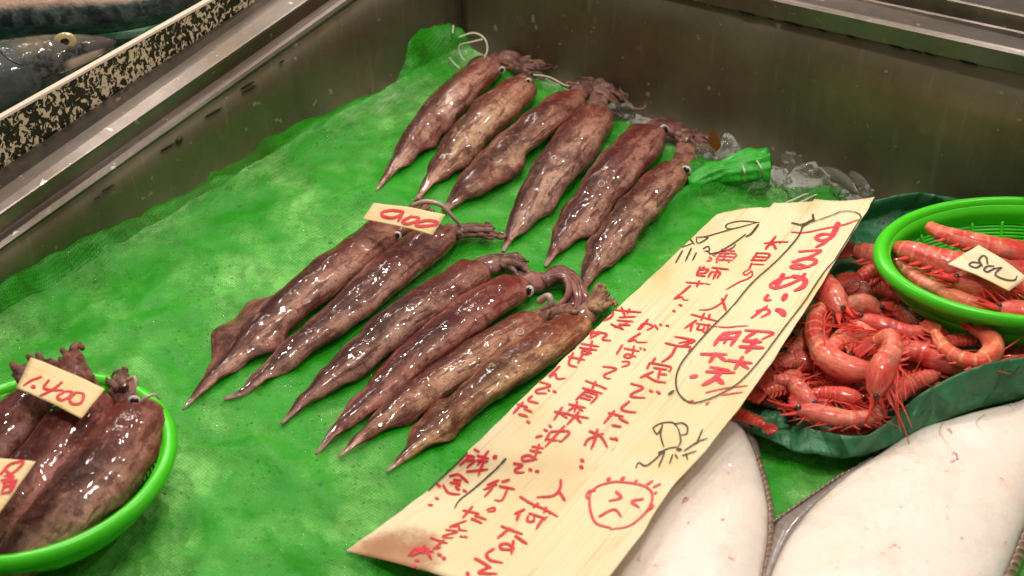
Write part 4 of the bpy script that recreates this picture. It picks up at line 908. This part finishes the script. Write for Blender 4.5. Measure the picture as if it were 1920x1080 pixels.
more_ = [([(1545, 610), (1580, 580), (1620, 572), (1655, 585)], 23, .028, 1, (1.1, 1.2, 1.1), 'pale shrimp between the sign edge and the ice chunk'),
    ([(1480, 665), (1510, 640), (1530, 610)], 20, .022, -1, O, 'shrimp squeezed between sign and hook shaped shrimp'),
    ([(1765, 740), (1735, 700), (1700, 680)], 21, .024, -1, (1.1, 1.2, 1.1), 'pale shrimp touching the paper flap behind the leg tangle'),
    ([(1830, 640), (1790, 640), (1750, 648), (1715, 640)], 19, .036, 1, RD, 'red shrimp lying inside the curl of the orange one'),
    ([(1900, 650), (1880, 625), (1850, 605), (1820, 600)], 22, .028, -1, O, 'shrimp half under the basket behind the ring shaped one'),
    ([(1430, 735), (1465, 722), (1500, 700)], 19, .024, 1, (1.1, 1.1, 1.0), 'grey pink shrimp nearest the lower sign edge'),
    ([(1600, 720), (1570, 700), (1545, 690)], 20, .022, 1, (1.0, .8, .8), 'shrimp right beneath the belly of the hook shaped one'),
    ([(1600, 560), (1640, 540), (1690, 548), (1740, 560)], 22, .024, -1, (.95, .8, .8), 'shrimp below the basket rim beyond the ice chunk')]
for k, (pts, hw, z, vt, tn, lab) in enumerate(more_): shrimp(lab, GP, pts, hw, z, vt, 140+k, tn, legs=9, rost=.8, leglen=.8, eye=k % 2 == 0, ant=False)
# the upper layer, as the photo shows them
shrimp('straight shrimp lying along the front with long rostrum pointing left', GP, [(1655, 745), (1648, 775), (1610, 786), (1560, 782), (1520, 772), (1492, 770)], 21, [.026, .028, .028, .028, .028, .03], -1, 61, O, .9, legs=8, leglen=.45)
shrimp('big shrimp curled like a hook with shiny grey back', GP, [(1545, 570), (1528, 600), (1533, 640), (1560, 676), (1605, 694), (1655, 690)], 27, [.034, .034, .034, .036, .036, .036], -1, 62, BR, .5)
shrimp('pale pink shrimp behind the hook shaped one', GP, [(1560, 655), (1585, 632), (1625, 625), (1665, 640)], 27, .036, 1, 63, BR, .7)
shrimp('upright shrimp bent head down with legs hanging in strands', GP, [(1640, 640), (1668, 632), (1672, 655), (1655, 690), (1645, 722), (1642, 745)], 27, [.05, .056, .056, .052, .046, .04], -1, 64, BR, .8, legs=14, leglen=.9)
shrimp('long red shrimp with its rostrum pointing right to the paper flap', GP, [(1660, 690), (1680, 660), (1715, 658), (1755, 672), (1800, 684), (1830, 692)], 25, .038, -1, 65, RD, .7, leglen=.55, ant=False)
shrimp('bright orange shrimp curled into a ring below the basket', GP, [(1752, 622), (1770, 652), (1800, 672), (1838, 678), (1862, 656), (1852, 630), (1815, 612)], 22, .046, 1, 66, (1.15, 1.3, 1.0), .5, ant=False)
shrimp('shrimp coming out from behind the sign with dark eye', GP, [(1520, 480), (1535, 520), (1560, 560), (1580, 588)], 29, [.034, .036, .036, .036], 1, 67, O, .9)
shrimp('red shrimp lying across the middle with spread legs', GP, [(1740, 620), (1700, 622), (1650, 610), (1610, 598)], 21, .042, -1, 68, (1, .6, .65), .6, legs=12)
shrimp('small red shrimp at the heart of the leg tangle', GP, [(1510, 745), (1540, 738), (1580, 742), (1620, 752)], 19, .030, 1, 69, (1, .55, .6), .9, legs=13)
shrimp('shrimp lying behind the front one, legs over its back', GP, [(1760, 700), (1725, 712), (1690, 730), (1668, 752)], 22, .032, 1, 70, RD, .8, legs=13, leglen=.7)
shrimp('bent shrimp between the sign and the leg tangle', GP, [(1450, 712), (1485, 716), (1505, 740), (1530, 762)], 21, .028, -1, 71, O, .5)
shrimp('shrimp in the rear of the pile under the paper corner', GP, [(1610, 520), (1650, 510), (1700, 530)], 26, .03, 1, 72, (.85, .6, .55), .6, legs=6)
shrimp('lone shrimp tail poking out between sign and flatfish', GP, [(1435, 798), (1405, 785), (1375, 770), (1345, 755)], 14, [.024, .022, .02, .018], 1, 73, (1, .5, .5), .5, legs=0, eye=False, ant=False)
# in the basket
BZ_ = .048
shrimp('shrimp at the back of the oval basket with rounded tail end', GBK, [(1742, 424), (1762, 436), (1800, 448), (1860, 464), (1925, 478), (1990, 490)], 27, [.060, .061, .060, .056, .052, .05], 1, 81, (1.1, 1.0, 1.0), .6, fan=False, legs=6, leglen=.7, ant=False)
shrimp('large pinkish shrimp in the basket with rounded end at the left slots', GBK, [(1680, 464), (1705, 472), (1745, 485), (1800, 500), (1860, 512), (1925, 520)], 35, [.054, .058, .058, .058, .058, .056], 1, 82, (1.08, .85, .95), .8, fan=False, legs=12, leglen=.7, ant=True)
shrimp('shrimp in the middle of the basket under the tag', GBK, [(1975, 560), (1920, 540), (1850, 535), (1785, 526)], 33, [.05, .052, .056, .058], 1, 83, (1.05, .85, .9), 1.0, legs=10, leglen=.7, ant=True)
shrimp('front shrimp in the basket with dark eye against the near rim', GBK, [(2010, 610), (1970, 600), (1920, 592), (1866, 580)], 30, [.044, .05, .054, .056], 1, 84, (1.1, 1.0, 1.0), 1.1, legs=9, leglen=.7, ant=True)
shrimp('slim orange shrimp curving along the left slots inside the basket', GBK, [(1680, 478), (1700, 506), (1740, 536), (1800, 562), (1850, 580), (1890, 592)], 20, .050, -1, 85, (1.1, 1.1, .95), .7, fan=False, legs=10, leglen=.7, ant=True)
shrimp('shrimp at the right end of the basket near the far slots', GBK, [(2020, 520), (1960, 505), (1900, 500), (1850, 495)], 28, .046, 1, 86, (1, .8, .85), .6, legs=6, leglen=.7, ant=False)
#@@SIGN
# ------------------------------------------------------------------ writing helpers
def catm2(pts, k=5):
    if len(pts) < 3: return [tuple(a+(b-a)*i/6 for a, b in zip(pts[0], pts[-1])) for i in range(7)]
    return crom(pts, max(8, k*(len(pts)-1)))
CROPS = {'A': (1250, 370, 2.7), 'B': (1050, 520, 2.7), 'C': (900, 680, 2.7), 'D': (640, 780, 3.6), 'F': (640, 360, 3.0), 'L': (0, 640, 2.4545), 'R': (1620, 370, 4.32)}
def strokes(mm, bvh, crop, txt, wpx, lift=.0005, seed=0):
    ox, oy, s = CROPS[crop]; rng = random.Random(seed); ok = 0
    for si, st in enumerate(txt.split(';')):
        nums = [float(v) for v in st.replace(',', ' ').split()]
        wk = wpx
        if len(nums) % 2: wk = wpx*nums.pop(0)
        pts = [(ox+nums[i]/s, oy+nums[i+1]/s) for i in range(0, len(nums), 2)]
        if len(pts) == 1: pts.append((pts[0][0]+1.5, pts[0][1]+1))
        dense = catm2(pts, 6); P3 = []
        for x, y in dense:
            p, n = hit(bvh, x, y)
            if p is not None:
                if n.z < 0: n = -n
                P3.append((p, n))
        if len(P3) < 2: continue
        V = []; F = []; m = len(P3); z = lift+.00006*(si % 5)
        for i, (p, n) in enumerate(P3):
            t = P3[min(m-1, i+1)][0]-P3[max(0, i-1)][0]
            if t.length < 1e-9: t = Vector((1, 0, 0))
            t.normalize(); sd = n.cross(t).normalized(); u = i/(m-1)
            wv = wk*1.05*pxm(p)*.5*(1.0+.16*math.sin(u*3.0+rng.random()*.4)+.12*noise.noise(p*900))
            if u > .8 and m > 4: wv *= 1-.35*(u-.8)/.2
            V += [p+n*z+sd*wv, p+n*(z+.00012), p+n*z-sd*wv]
        for i in range(m-1): F += [[i*3, i*3+3, i*3+4, i*3+1], [i*3+1, i*3+4, i*3+5, i*3+2]]
        for e, sg in ((0, -1), (m-1, 1)):      # round ends
            p, n = P3[e]; t = (P3[min(m-1, e+1)][0]-P3[max(0, e-1)][0]).normalized()*sg; sd = n.cross(t).normalized(); wv = (V[e*3]-V[e*3+2]).length*.5
            c0 = len(V); V.append(p+n*(z+.0001))
            for k in range(7):
                a = -math.pi/2+math.pi*k/6; V.append(p+n*z+sd*wv*math.sin(a)+t*wv*.8*math.cos(a))
            for k in range(6): F.append([c0, c0+1+k, c0+2+k])
        mm.add(V, F); ok += 1
    return ok
def write(sheet, bvh, name, crop, txt, w, mat, label=None, lift=.0005):
    mm = M()
    if not strokes(mm, bvh, crop, txt, w, lift, seed=len(txt)): return
    o = mm.build(name, mat, sheet); return o

# ------------------------------------------------------------------ the paper sign
Lft = [(1345, 401, .030), (1262, 482, .034), (1180, 558, .038), (1085, 648, .041), (985, 742, .038), (890, 834, .028), (845, 880, .018), (800, 918, .010), (730, 970, .006), (648, 1030, .005)]
Rgt = [(1641, 373, .046), (1585, 462, .048), (1530, 552, .050), (1475, 640, .050), (1430, 708, .048), (1385, 772, .044), (1325, 846, .040), (1262, 915, .038), (1215, 990, .037), (1150, 1100, .034)]
# top edge steps of the three overlapping sheets: fraction across and extra length (px) up
NU_, NV_ = 90, 120
la = crom3([P(*q) for q in Lft], NV_); ra = crom3([P(*q) for q in Rgt], NV_)
# bottom edge runs (648,1030) -> (740,1085) -> below the frame
sign = root('paper_sign', SIGN_BASE, 'large yellow thin wood sign with red handwriting lying over squid and flatfish', 'sign')
def strip(name, u0, u1, dz, topadd, botadd):
    V = []; F = []; U = []
    for j in range(NV_):
        v = j/(NV_-1); a, b = la[j], ra[j]
        dv = (la[min(NV_-1, j+1)]-la[max(0, j-1)]).normalized()
        for i in range(NU_):
            f = i/(NU_-1); u = u0+(u1-u0)*f; p = a.lerp(b, u)
            sag = -.004*math.sin(math.pi*u)*math.sin(math.pi*v)+.0016*noise.noise(Vector((u*2.2, v*4, 3)))+.0011*math.sin(u*11+v*5)*(.4+.6*v)
            if i in (0, NU_-1) and name == 'sheet': p += (b-a).normalized()*.0011*noise.noise(Vector((v*26, u0*9, 8)))
            p.z += sag+dz
            k = max(0, 1-v*10); p -= dv*topadd(u)*k; k = max(0, (v-.9)*10); p += dv*botadd(u)*k
            V.append(p)
    for j in range(NV_-1):
        for i in range(NU_-1):
            F.append([j*NU_+i, (j+1)*NU_+i, (j+1)*NU_+i+1, j*NU_+i+1])
            q = [(i, j), (i, j+1), (i+1, j+1), (i+1, j)]; U.append([((u0+(u1-u0)*a/(NU_-1)), b/(NV_-1)) for a, b in q])
    U = [[(y, x) for x, y in f] for f in U]
    o = link(name, V, F, SIGN, sign, uvs=U); so = o.modifiers.new('thick', 'SOLIDIFY'); so.thickness = .0005; so.offset = -1
    return o
px_ = lambda k: k*.00037
s1 = strip('sheet', 0, .36, .0, lambda u: px_(6*math.sin(u/.36*3.1)+4*u/.36-3*noise.noise(Vector((u*40, 0, 0)))), lambda u: px_(70*u))
s2 = strip('sheet', .33, .66, .0011, lambda u: px_(20-(u-.33)*30-3*noise.noise(Vector((u*40, 2, 0)))), lambda u: px_(70*u))
s3 = strip('sheet', .60, 1.0, .0022, lambda u: px_(14*(1-(u-.6)/.4)+1-14*max(0, math.sin((u-.6)/.4*math.pi))-2*noise.noise(Vector((u*40, 4, 0)))), lambda u: px_(70*u))
def merged_bvh(obs):
    V = []; F = []
    for o in obs:
        k = len(V); b = Vector((0, 0, 0)); q = o
        while q: b = b+q.location; q = q.parent
        V += [v.co+b for v in o.data.vertices]; F += [[a+k for a in p.vertices] for p in o.data.polygons]
    return BVHTree.FromPolygons(V, F)
SB = merged_bvh([s1, s2, s3])
def ch(crop, txt, w=4.4, mat=None): return write(sign, SB, 'character', crop, txt, w, mat or INKR)
# column one, bold
ch('A', '.6 632 178 700 180 800 160 900 140 970 115;1.5 868 132 852 172 828 212;1.1 826 210 785 222 757 208 785 190 832 190;.9 826 205 800 232 755 255', 6.4, INKP)
ch('A', '672 277 720 273 780 272 722 304 640 330;1.3 640 330 700 312 750 318 752 335 720 352;1.1 720 352 665 362 630 355 668 342 705 350', 6, INKP)
ch('A', '1.3 590 392 572 425 550 455;1.0 700 390 672 418 600 450 545 462 526 446 570 418 640 404;1.6 640 402 690 412 702 436 682 460 650 475', 6.2, INKP)
ch('A', '1.1 512 497 498 520 528 522;1.7 603 495 590 524', 5.5, INKP)
ch('A', '.8 430 612 470 582 510 550;.9 455 578 505 568 520 585 480 610;1.9 562 572 582 580 596 602', 6, INKP)
ch('A', '.45 245 655 300 660 360 655 415 652;292 690 262 720 240 752;292 690 372 684;372 682 350 715 325 752;272 720 352 712;315 684 290 742;.9 400 676 470 680 540 690 485 720;455 680 400 715;1.3 390 728 480 735;1.2 372 758 490 765;1.4 452 722 432 755 402 788', 6.5, INKP)
ch('A', '175 795 305 797;250 792 215 838;262 802 300 832;312 828 432 842;385 812 345 872;368 840 415 870;.9 222 862 320 878;1.0 202 884 345 890;1.3 275 888 235 925 182 953;1.1 122 912 155 905;1.5 244 912 286 944', 6.5, INKP)
ch('A', '200 990 300 968 410 955;280 1003 340 994 385 988', 3, INKP)
write(sign, SB, 'outline_loop', 'A', '690 150 660 212 560 322 430 440 330 560 240 650 140 760 70 850 46 930 62 998 120 1042 200 1030 300 985 380 930 480 820 600 660 700 530 800 380 900 272 960 190 986 112 960 80 890 75 830 97 750 125 690 150', 2.6, INKK, lift=.0009)
for k_ in ('635 133 680 142 720 128', '740 90 745 125', '1.4 685 152 720 128 750 115', '1.2 10 1000 36 982'): write(sign, SB, 'outline_mark', 'A', k_, 3.4, INKK, lift=.0009)
ch('A', '200 1050 216 1040;110 1040 135 1030', 4, INKP)
# column two
ch('A', '496 235 560 228 615 228;552 200 500 266;545 232 502 252;540 240 555 266'); ch('A', '458 285 432 322;455 284 520 290 500 322;450 303 506 306;430 320 500 322'); ch('A', '440 340 492 343;432 335 415 370', 3.4); ch('A', '415 368 390 383 400 396 428 376;430 374 434 396 410 415 370 430 300 470', 3.0)
ch('A', '305 495 280 535 220 568 165 572;1.2 280 515 300 576', 3.6); ch('A', '125 595 190 612 260 630;190 590 174 626;218 596 210 622;150 625 92 665;130 642 120 680;150 640 225 652;165 650 155 670 185 672 190 655;215 645 200 685 180 680', 4)
ch('B', '585 303 662 318 602 335;665 315 680 326 622 346;535 335 600 350 660 355 650 376;590 350 560 400 515 432'); ch('B', '482 410 468 432;455 435 440 466;455 435 560 456 550 480;475 460 542 470;507 470 495 516;500 490 540 495;470 480 405 510;430 495 480 525 535 535', 4.2)
ch('B', '360 540 420 560 365 590 360 605 430 612;455 575 470 582;490 580 508 592'); ch('B', '350 630 310 665 340 680 385 685'); ch('B', '245 688 320 706;275 678 222 740;300 715 346 740;265 750 310 758'); ch('B', '125 850 145 820 220 792;190 772 178 820 158 870;150 780 205 805 240 862;.9 255 815 275 822;280 815 292 828', 4.6); ch('B', '1.2 108 925 120 932;1.2 103 958 116 966', 5)
ch('C', '410 595 405 640 370 675 290 682;402 655 432 700', 4.8); ch('C', '205 680 260 715 330 745 395 782;295 715 270 735;335 735 325 762;225 745 175 768;202 760 185 800;250 765 330 790;245 780 240 802 270 806 275 785;340 785 310 805 285 845', 4.8)
ch('C', '110 830 160 850 215 870;150 840 90 890;180 880 240 920;170 905 165 945 160 972;165 950 110 945 105 925 140 920 175 945', 5.2); ch('C', '70 945 35 970 50 1000 115 1015', 5.6); ch('D', '905 965 960 995 1010 1030;1005 1020 930 1058 980 1066 1050 1068;850 1060 862 1085', 6)
# column three
ch('A', '232 290 246 300;215 305 230 313;205 325 226 320;280 265 345 276;268 285 350 290 336 316;275 285 250 318;270 300 340 304;300 280 285 318;262 318 334 322;255 326 250 332;312 322 316 332', 3.6, INKP); ch('A', '170 355 150 396;165 370 210 366 190 386 160 385;152 396 195 402;190 355 180 363;230 358 315 368;225 380 210 408;225 380 270 382 255 412;260 365 235 416', 4); ch('A', '100 432 220 442;165 425 152 456;120 450 80 482', 3.8); ch('A', '105 465 40 515 75 505 85 520 110 522', 3.6); ch('A', '65 545 78 553;33 575 43 582', 4.5)
ch('B', '395 265 425 235 470 250 440 270;445 215 405 266;480 245 495 266;505 240 516 246;538 245 551 250', 4); ch('B', '405 285 345 325 380 318 390 330 440 330', 3.8); ch('B', '315 345 285 392;325 362 400 376;375 350 360 405 325 405 340 390 385 405;405 360 412 366;425 365 433 372', 3.8); ch('B', '315 428 348 430 345 445 312 456', 3.6); ch('B', '218 453 285 465 225 495 230 510 256 515', 4)
ch('B', '130 525 238 566;180 530 160 572;115 562 216 590;132 575 80 622;130 580 188 600 155 642;120 595 166 610;105 610 156 623', 4); ch('C', '450 212 536 230;492 200 478 252;478 225 445 246;492 225 522 246;378 250 456 262;416 228 373 292;410 260 442 282;450 265 550 282;502 250 440 316;488 280 512 306', 4); ch('C', '350 318 363 328;325 340 343 348;285 378 316 370;355 355 330 395;360 350 452 352 410 402;340 388 415 400;428 322 330 428', 4)
ch('C', '265 425 322 435;255 445 312 456;300 415 275 490;275 490 225 498 214 480 250 470 290 492', 4.2); ch('C', '173 510 215 520 180 540 185 555 226 556;250 540 264 546;283 550 300 551', 4.6); ch('D', '1062 435 985 466;1050 463 962 498;1020 490 968 548;1088 445 1138 430;1070 475 1172 496;1125 490 1085 570 1035 568', 4.2); ch('D', '985 635 1030 620 1035 640 990 650', 4)
ch('D', '825 640 932 662;885 615 820 690;905 675 980 702;880 695 950 726', 4.6); ch('D', '842 710 735 750 790 745 800 770 850 778', 4.2); ch('D', '708 770 785 785 690 810 700 822 755 826;805 815 822 819;832 817 852 822', 4.2); ch('D', '605 825 660 845 716 862;692 840 660 870 620 902;655 875 640 895 670 890', 4.4); ch('D', '460 942 500 900 560 905 622 920;590 900 530 920 475 948;560 882 580 915 608 968;655 935 676 946;685 960 706 968;500 895 560 930', 5.4); ch('D', '503 976 526 982;450 1038 478 1022 506 1020', 5.4)
# column four
ch('B', '295 140 232 195;300 147 235 182;272 165 260 202 222 222;280 168 412 180;310 155 330 200;352 162 340 186;300 205 382 200;290 220 370 226;300 240 356 245;258 240 322 266;340 235 275 256', 4); ch('B', '175 255 155 300;152 285 202 280 150 312;195 280 236 290 215 316 256 322', 4); ch('B', '110 338 196 352;100 358 186 370;162 325 145 386 110 386 120 372 160 388', 4); ch('B', '28 400 125 420;112 395 90 436;66 385 44 440 86 456', 4); ch('C', '402 20 350 72 380 56 390 82 432 80', 4); ch('C', '303 98 355 118 285 140 290 155 336 156;345 140 353 144;370 144 387 152', 4); ch('C', '263 170 244 192 296 206', 4); ch('C', '190 212 242 226;217 203 168 257;225 235 264 250;198 262 242 273', 4.2); ch('C', '240 298 252 306', 5)
ch('D', '898 225 932 242;845 265 902 275;872 268 800 332;850 300 902 298 850 345;918 300 992 306;920 268 998 288;992 238 920 332;848 375 990 360;962 308 925 402', 4.2); ch('D', '792 392 730 405;800 398 858 448;760 430 812 436;738 450 802 460 770 482;650 462 672 478;690 470 720 515 760 528 802 530;780 490 802 498;825 502 848 513', 4.4); ch('D', '638 555 658 563;592 602 618 606', 4.4); ch('D', '1.2 1030 282 1050 270', 5.5)
write(sign, SB, 'bracket_line', 'D', '912 162 830 270 740 360 640 450 590 506', 3, INKK); write(sign, SB, 'bracket_line', 'D', '1.3 1110 290 1075 328;1040 365 900 490 800 570 766 626;1075 328 1040 365', 3, INKK)
# drawings
write(sign, SB, 'face_drawing', 'C', '560 660 600 626 680 605 760 610 830 626 870 660 865 720 820 780 750 830 660 845;660 838 590 815 562 760 555 700 562 655;555 690 540 680 555 652 585 650;862 720 876 730 845 756;1.5 648 596 660 586;1.5 718 592 732 582;785 606 796 596;845 620 876 600;880 632 916 615;885 664 896 658;1.3 690 655 714 685 655 702;1.3 825 692 770 705 806 735;1.1 605 780 680 745 716 782', 4.2, INKP)
write(sign, SB, 'squid_drawing', 'B', '470 765 500 745 545 735 580 742 602 775;470 765 490 795 510 772 520 748;518 750 510 800 526 862;580 745 620 740 645 760 640 795 605 800;602 775 612 830 600 856;2 502 890 530 880;2.4 596 872 614 876;500 895 545 870 600 860;520 890 440 955 400 940 385 968;530 890 500 962;570 900 555 946;585 900 596 920;640 895 645 925;620 905 690 882;630 880 700 835 746 818;690 845 706 810 722 770', 2.6, INKK)
write(sign, SB, 'squid_drawing', 'A', '468 130 380 122 312 135 300 155 340 160 460 128;1.5 464 140 430 185 400 202;340 160 200 200 150 206;400 190 330 240 240 290 200 272;150 206 210 205 160 236 150 212;185 262 210 250 215 272 188 275;120 215 140 240;80 255 130 235;80 272 45 335;125 260 95 325;150 282 130 322;215 290 320 265 350 240', 2.6, INKK)

# ------------------------------------------------------------------ price tags
def tagsheet(label, corners, mat, bend=.0012):
    q = [P(*c) for c in corners]; c = sum(q, Vector())/len(q); rt = root('price_tag', Vector((c.x, c.y, c.z-.002)), label, 'price tag', 'handwritten price tags')
    N = 14; V = []; F = []; U = []
    for j in range(N):
        for i in range(N):
            u, v = i/(N-1), j/(N-1); p = (q[0].lerp(q[1], u)).lerp(q[3].lerp(q[2], u), v); p.z += bend*math.sin(math.pi*u)*1.0+.0006*noise.noise(Vector((u*3, v*3, c.x*50))); V.append(p)
    for j in range(N-1):
        for i in range(N-1):
            F.append([j*N+i, (j+1)*N+i, (j+1)*N+i+1, j*N+i+1]); U.append([(a/(N-1)*.4, b/(N-1)*.15) for a, b in ((i, j), (i, j+1), (i+1, j+1), (i+1, j))])
    o = link('card', V, F, mat, rt, uvs=U); bv = bvh_of(o); so = o.modifiers.new('thick', 'SOLIDIFY'); so.thickness = .0005; so.offset = -1
    return rt, bv
t, bv = tagsheet('yellow tag reading 900 in red on the front row squid heads', [(700, 381, .046), (835, 402, .044), (811, 441, .038), (680, 411, .040)], TAGP)
for s in ('345 112 290 104 232 115 235 136 290 146 345 122 350 110;345 118 320 165', '395 138 345 165 370 180 425 165 435 146 395 140', '442 165 420 190 480 192 540 182 530 166 475 160 442 168;470 162 440 170'): write(t, bv, 'digit', 'F', s, 5, INKR)
t, bv = tagsheet('yellow tag reading 1.400 in red over the left basket squid', [(58, 670, .062), (196, 729, .066), (152, 784, .064), (30, 728, .060)], TAGP)
for s in ('190 165 145 182 110 205', '1.3 150 208 162 215', '226 180 203 215 245 226 290 226;286 190 240 226 185 252', '300 232 265 255 285 272 320 256 332 235 300 230', '350 235 320 270 340 290 375 282 385 245 350 235'): write(t, bv, 'digit', 'L', s, 5, INKR)
t, bv = tagsheet('partly visible yellow tag with red characters at the left edge', [(-110, 855, .066), (67, 865, .066), (-2, 962, .062), (-150, 930, .060)], TAGP)
for s in ('5 612 40 572 75 558 110 556 70 600 20 622;30 598 62 628 5 642', '18 650 75 640;42 620 10 692;78 640 50 690 5 702;20 672 62 660;60 625 48 700'): write(t, bv, 'character', 'L', s, 5, INKR)
t, bv = tagsheet('pale tag reading 800 in black on the basket shrimp', [(1835, 459, .074), (1926, 520, .070), (1892, 545, .068), (1777, 495, .071)], TAGW)
for s in ('1000 540 990 490 962 475 930 510 945 545 910 572 862 558 852 545 880 528 940 538 960 560', '1050 560 1000 560 970 588 1000 606 1050 582 1112 570', '1112 572 1062 620 1090 648 1160 672 1220 672 1238 640'): write(t, bv, 'digit', 'R', s, 3.2, INKK)

# ------------------------------------------------------------------ foam box with mackerel behind the left rim
fo = (l3[0]+Vector((0, 0, -.002)), l3[1]+Vector((0, 0, -.002))); fo = tuple(p-nL*.002 for p in fo)
ft = (onplane(0, 225, fo[0], fo[1]), onplane(400, 0, fo[0], fo[1]))
box = root('foam_box', fo[0], 'white foam box with black and yellow speckled side behind the steel rim', 'box')
def shf(l, n=0, z=0): return tuple(p-nL*n+Vector((0, 0, z)) for p in l)
loft('speckled_side', [shf(fo, 0, -.03), fo, shf(ft, 0, -.0008)], FOAM, -1.5, 1.6, n=60, par=box)
lip = [shf(ft, 0, -.0006), shf(ft, .0006, .001), shf(ft, .004, .0012), shf(ft, .0055, .0004), shf(ft, .006, -.06)]
lo = loft('lip', lip, FOAMW, -1.5, 1.6, n=60, par=box)
zf = ft[0].z-.026
V = [ext(ft[0], ft[1], t)-nL*o+Vector((0, 0, -.045+.004*noise.noise(Vector((t*9, o*60, 0))))) for t in [x/20-.6 for x in range(45)] for o in [.005+.03*k for k in range(12)]]
F = [[i*12+k, (i+1)*12+k, (i+1)*12+k+1, i*12+k+1] for i in range(44) for k in range(11)]
o = link('box_liner', V, F, GPAP, base=ft[0]); tag(o, 'green waxed paper lining the foam box under the mackerel', 'paper')
def fish(label, pts, hw, z, mat, hh=1.0, tint=None, eye=None, mouth=None):
    pp = crom(pts, 50); path = []; W = []
    for x, y, h in pp:
        p = P(x, y, z); path.append(p); W.append(max(.0006, h*pxm(p)))
    rt = root('mackerel', Vector((path[0].x, path[0].y, z-W[10])), label, 'mackerel', 'mackerel in the foam box')
    mm = M(); sweep(mm, path, W, [x*hh for x in W], 36, wob=.0008, seed=3); ob = mm.build('body', mat, rt); bv = bvh_of(ob)
    if eye:
        ex, ey, er = eye; p, nn = hit(bv, ex, ey); n2 = (nn*.2+(CAM-p).normalized()*.8).normalized(); q = n2.to_track_quat('Z', 'Y').to_matrix(); r = er*pxm(p)
        m1 = M(); ico(m1, p+n2*r*.1, r, 3, (1.2, .95, .3), q); e = m1.build('eye', EYEG, rt); m1 = M(); ico(m1, p+n2*r*.26, r*.56, 3, (1.15, .9, .3), q); m1.build('pupil', EYEB, e)
    for pl, r in (mouth or []):
        q = [hit(bv, x, y)[0] for x, y in crom(pl, 16)]; q = [p for p in q if p]
        if len(q) > 3: m1 = M(); tube(m1, q, r, r*.5, 6, 24); m1.build('gill_line', EYEBR, rt)
    return rt
EYEBR = plain('dark_skin_line', (.05, .035, .03), .3, 0, Coat_Weight=.8)
zm = ft[0].z-.008
fish('mackerel with pink belly turned up lying along the top', [(-140, 22, 56), (0, 22, 58), (120, 16, 58), (240, 8, 52), (330, -6, 42), (400, -30, 30), (440, -60, 16)], 0, zm+.004, MACK, .9)
fish('mackerel head pointing right with round golden eye', [(-140, 190, 84), (-60, 164, 80), (0, 146, 74), (50, 127, 61), (100, 110, 48), (150, 96, 34), (190, 86, 20), (210, 80, 10), (217, 78, 3)], 0, zm-.006, MACKH, .95, eye=(122, 77, 18), mouth=[([(2, 96), (14, 108), (28, 117), (44, 122)], .0012), ([(110, 138), (140, 128), (175, 112), (212, 88)], .0008)])

# ------------------------------------------------------------------ clear drops added on the net and the squid to make sparkles
wm = Mat('sparkle_drop'); tp_ = wm.n('BsdfTransparent'); gl_ = wm.n('BsdfGlossy'); gl_.inputs['Roughness'].default_value = .06; fr_ = wm.n('Fresnel'); fr_.inputs[0].default_value = 1.6
ms_ = wm.n('MixShader'); wm.l(fr_.outputs[0], ms_.inputs[0]); wm.l(tp_.outputs[0], ms_.inputs[1]); wm.l(gl_.outputs[0], ms_.inputs[2]); wm.l(ms_.outputs[0], wm.out.inputs[0]); SPARKLE_DROP = wm.m
mm = M(); rng = random.Random(99); cnt = 0
nb_ = bvh_of(net)
while cnt < 1500:
    x, y = rng.uniform(-20, 1500), rng.uniform(60, 1100)
    p, n = hit(nb_, x, y)
    if p is None or noise.noise(Vector((p.x*26, p.y*26, 4)))+.5*noise.noise(Vector((p.x*80, p.y*80, 9))) < rng.uniform(-.1, .6): continue
    r = rng.uniform(.0003, .0008) if rng.random() < .95 else rng.uniform(.0008, .0015)
    ico(mm, p+Vector((0, 0, r*.1)), r, 2, (rng.uniform(.8, 1.6), 1, .5), Matrix.Rotation(rng.uniform(0, 3), 3, 'Z')); cnt += 1
for o in [o for o in col.objects if o.name.startswith('body') and o.parent and o.parent.name.startswith('squid')]:
    bv = bvh_of(o); vs = [v.co for v in o.data.vertices]; b = o.parent.location
    for k in range(46):
        q = rng.choice(vs)+b; d = (q-CAM).normalized(); h = bv.ray_cast(CAM, d)
        if h[0] is None or h[1].z < .3 or noise.noise(h[0]*45) < 0: continue
        r = rng.uniform(.0003, .0008); ico(mm, h[0], r, 1, (rng.uniform(.9, 2.2), 1, .45), h[1].to_track_quat('Z', 'Y').to_matrix() @ Matrix.Rotation(rng.uniform(0, 3), 3, 'Z'))
tag(mm.build('sparkle_drops', SPARKLE_DROP), 'scattered drops of meltwater on net and squid', kind='stuff')
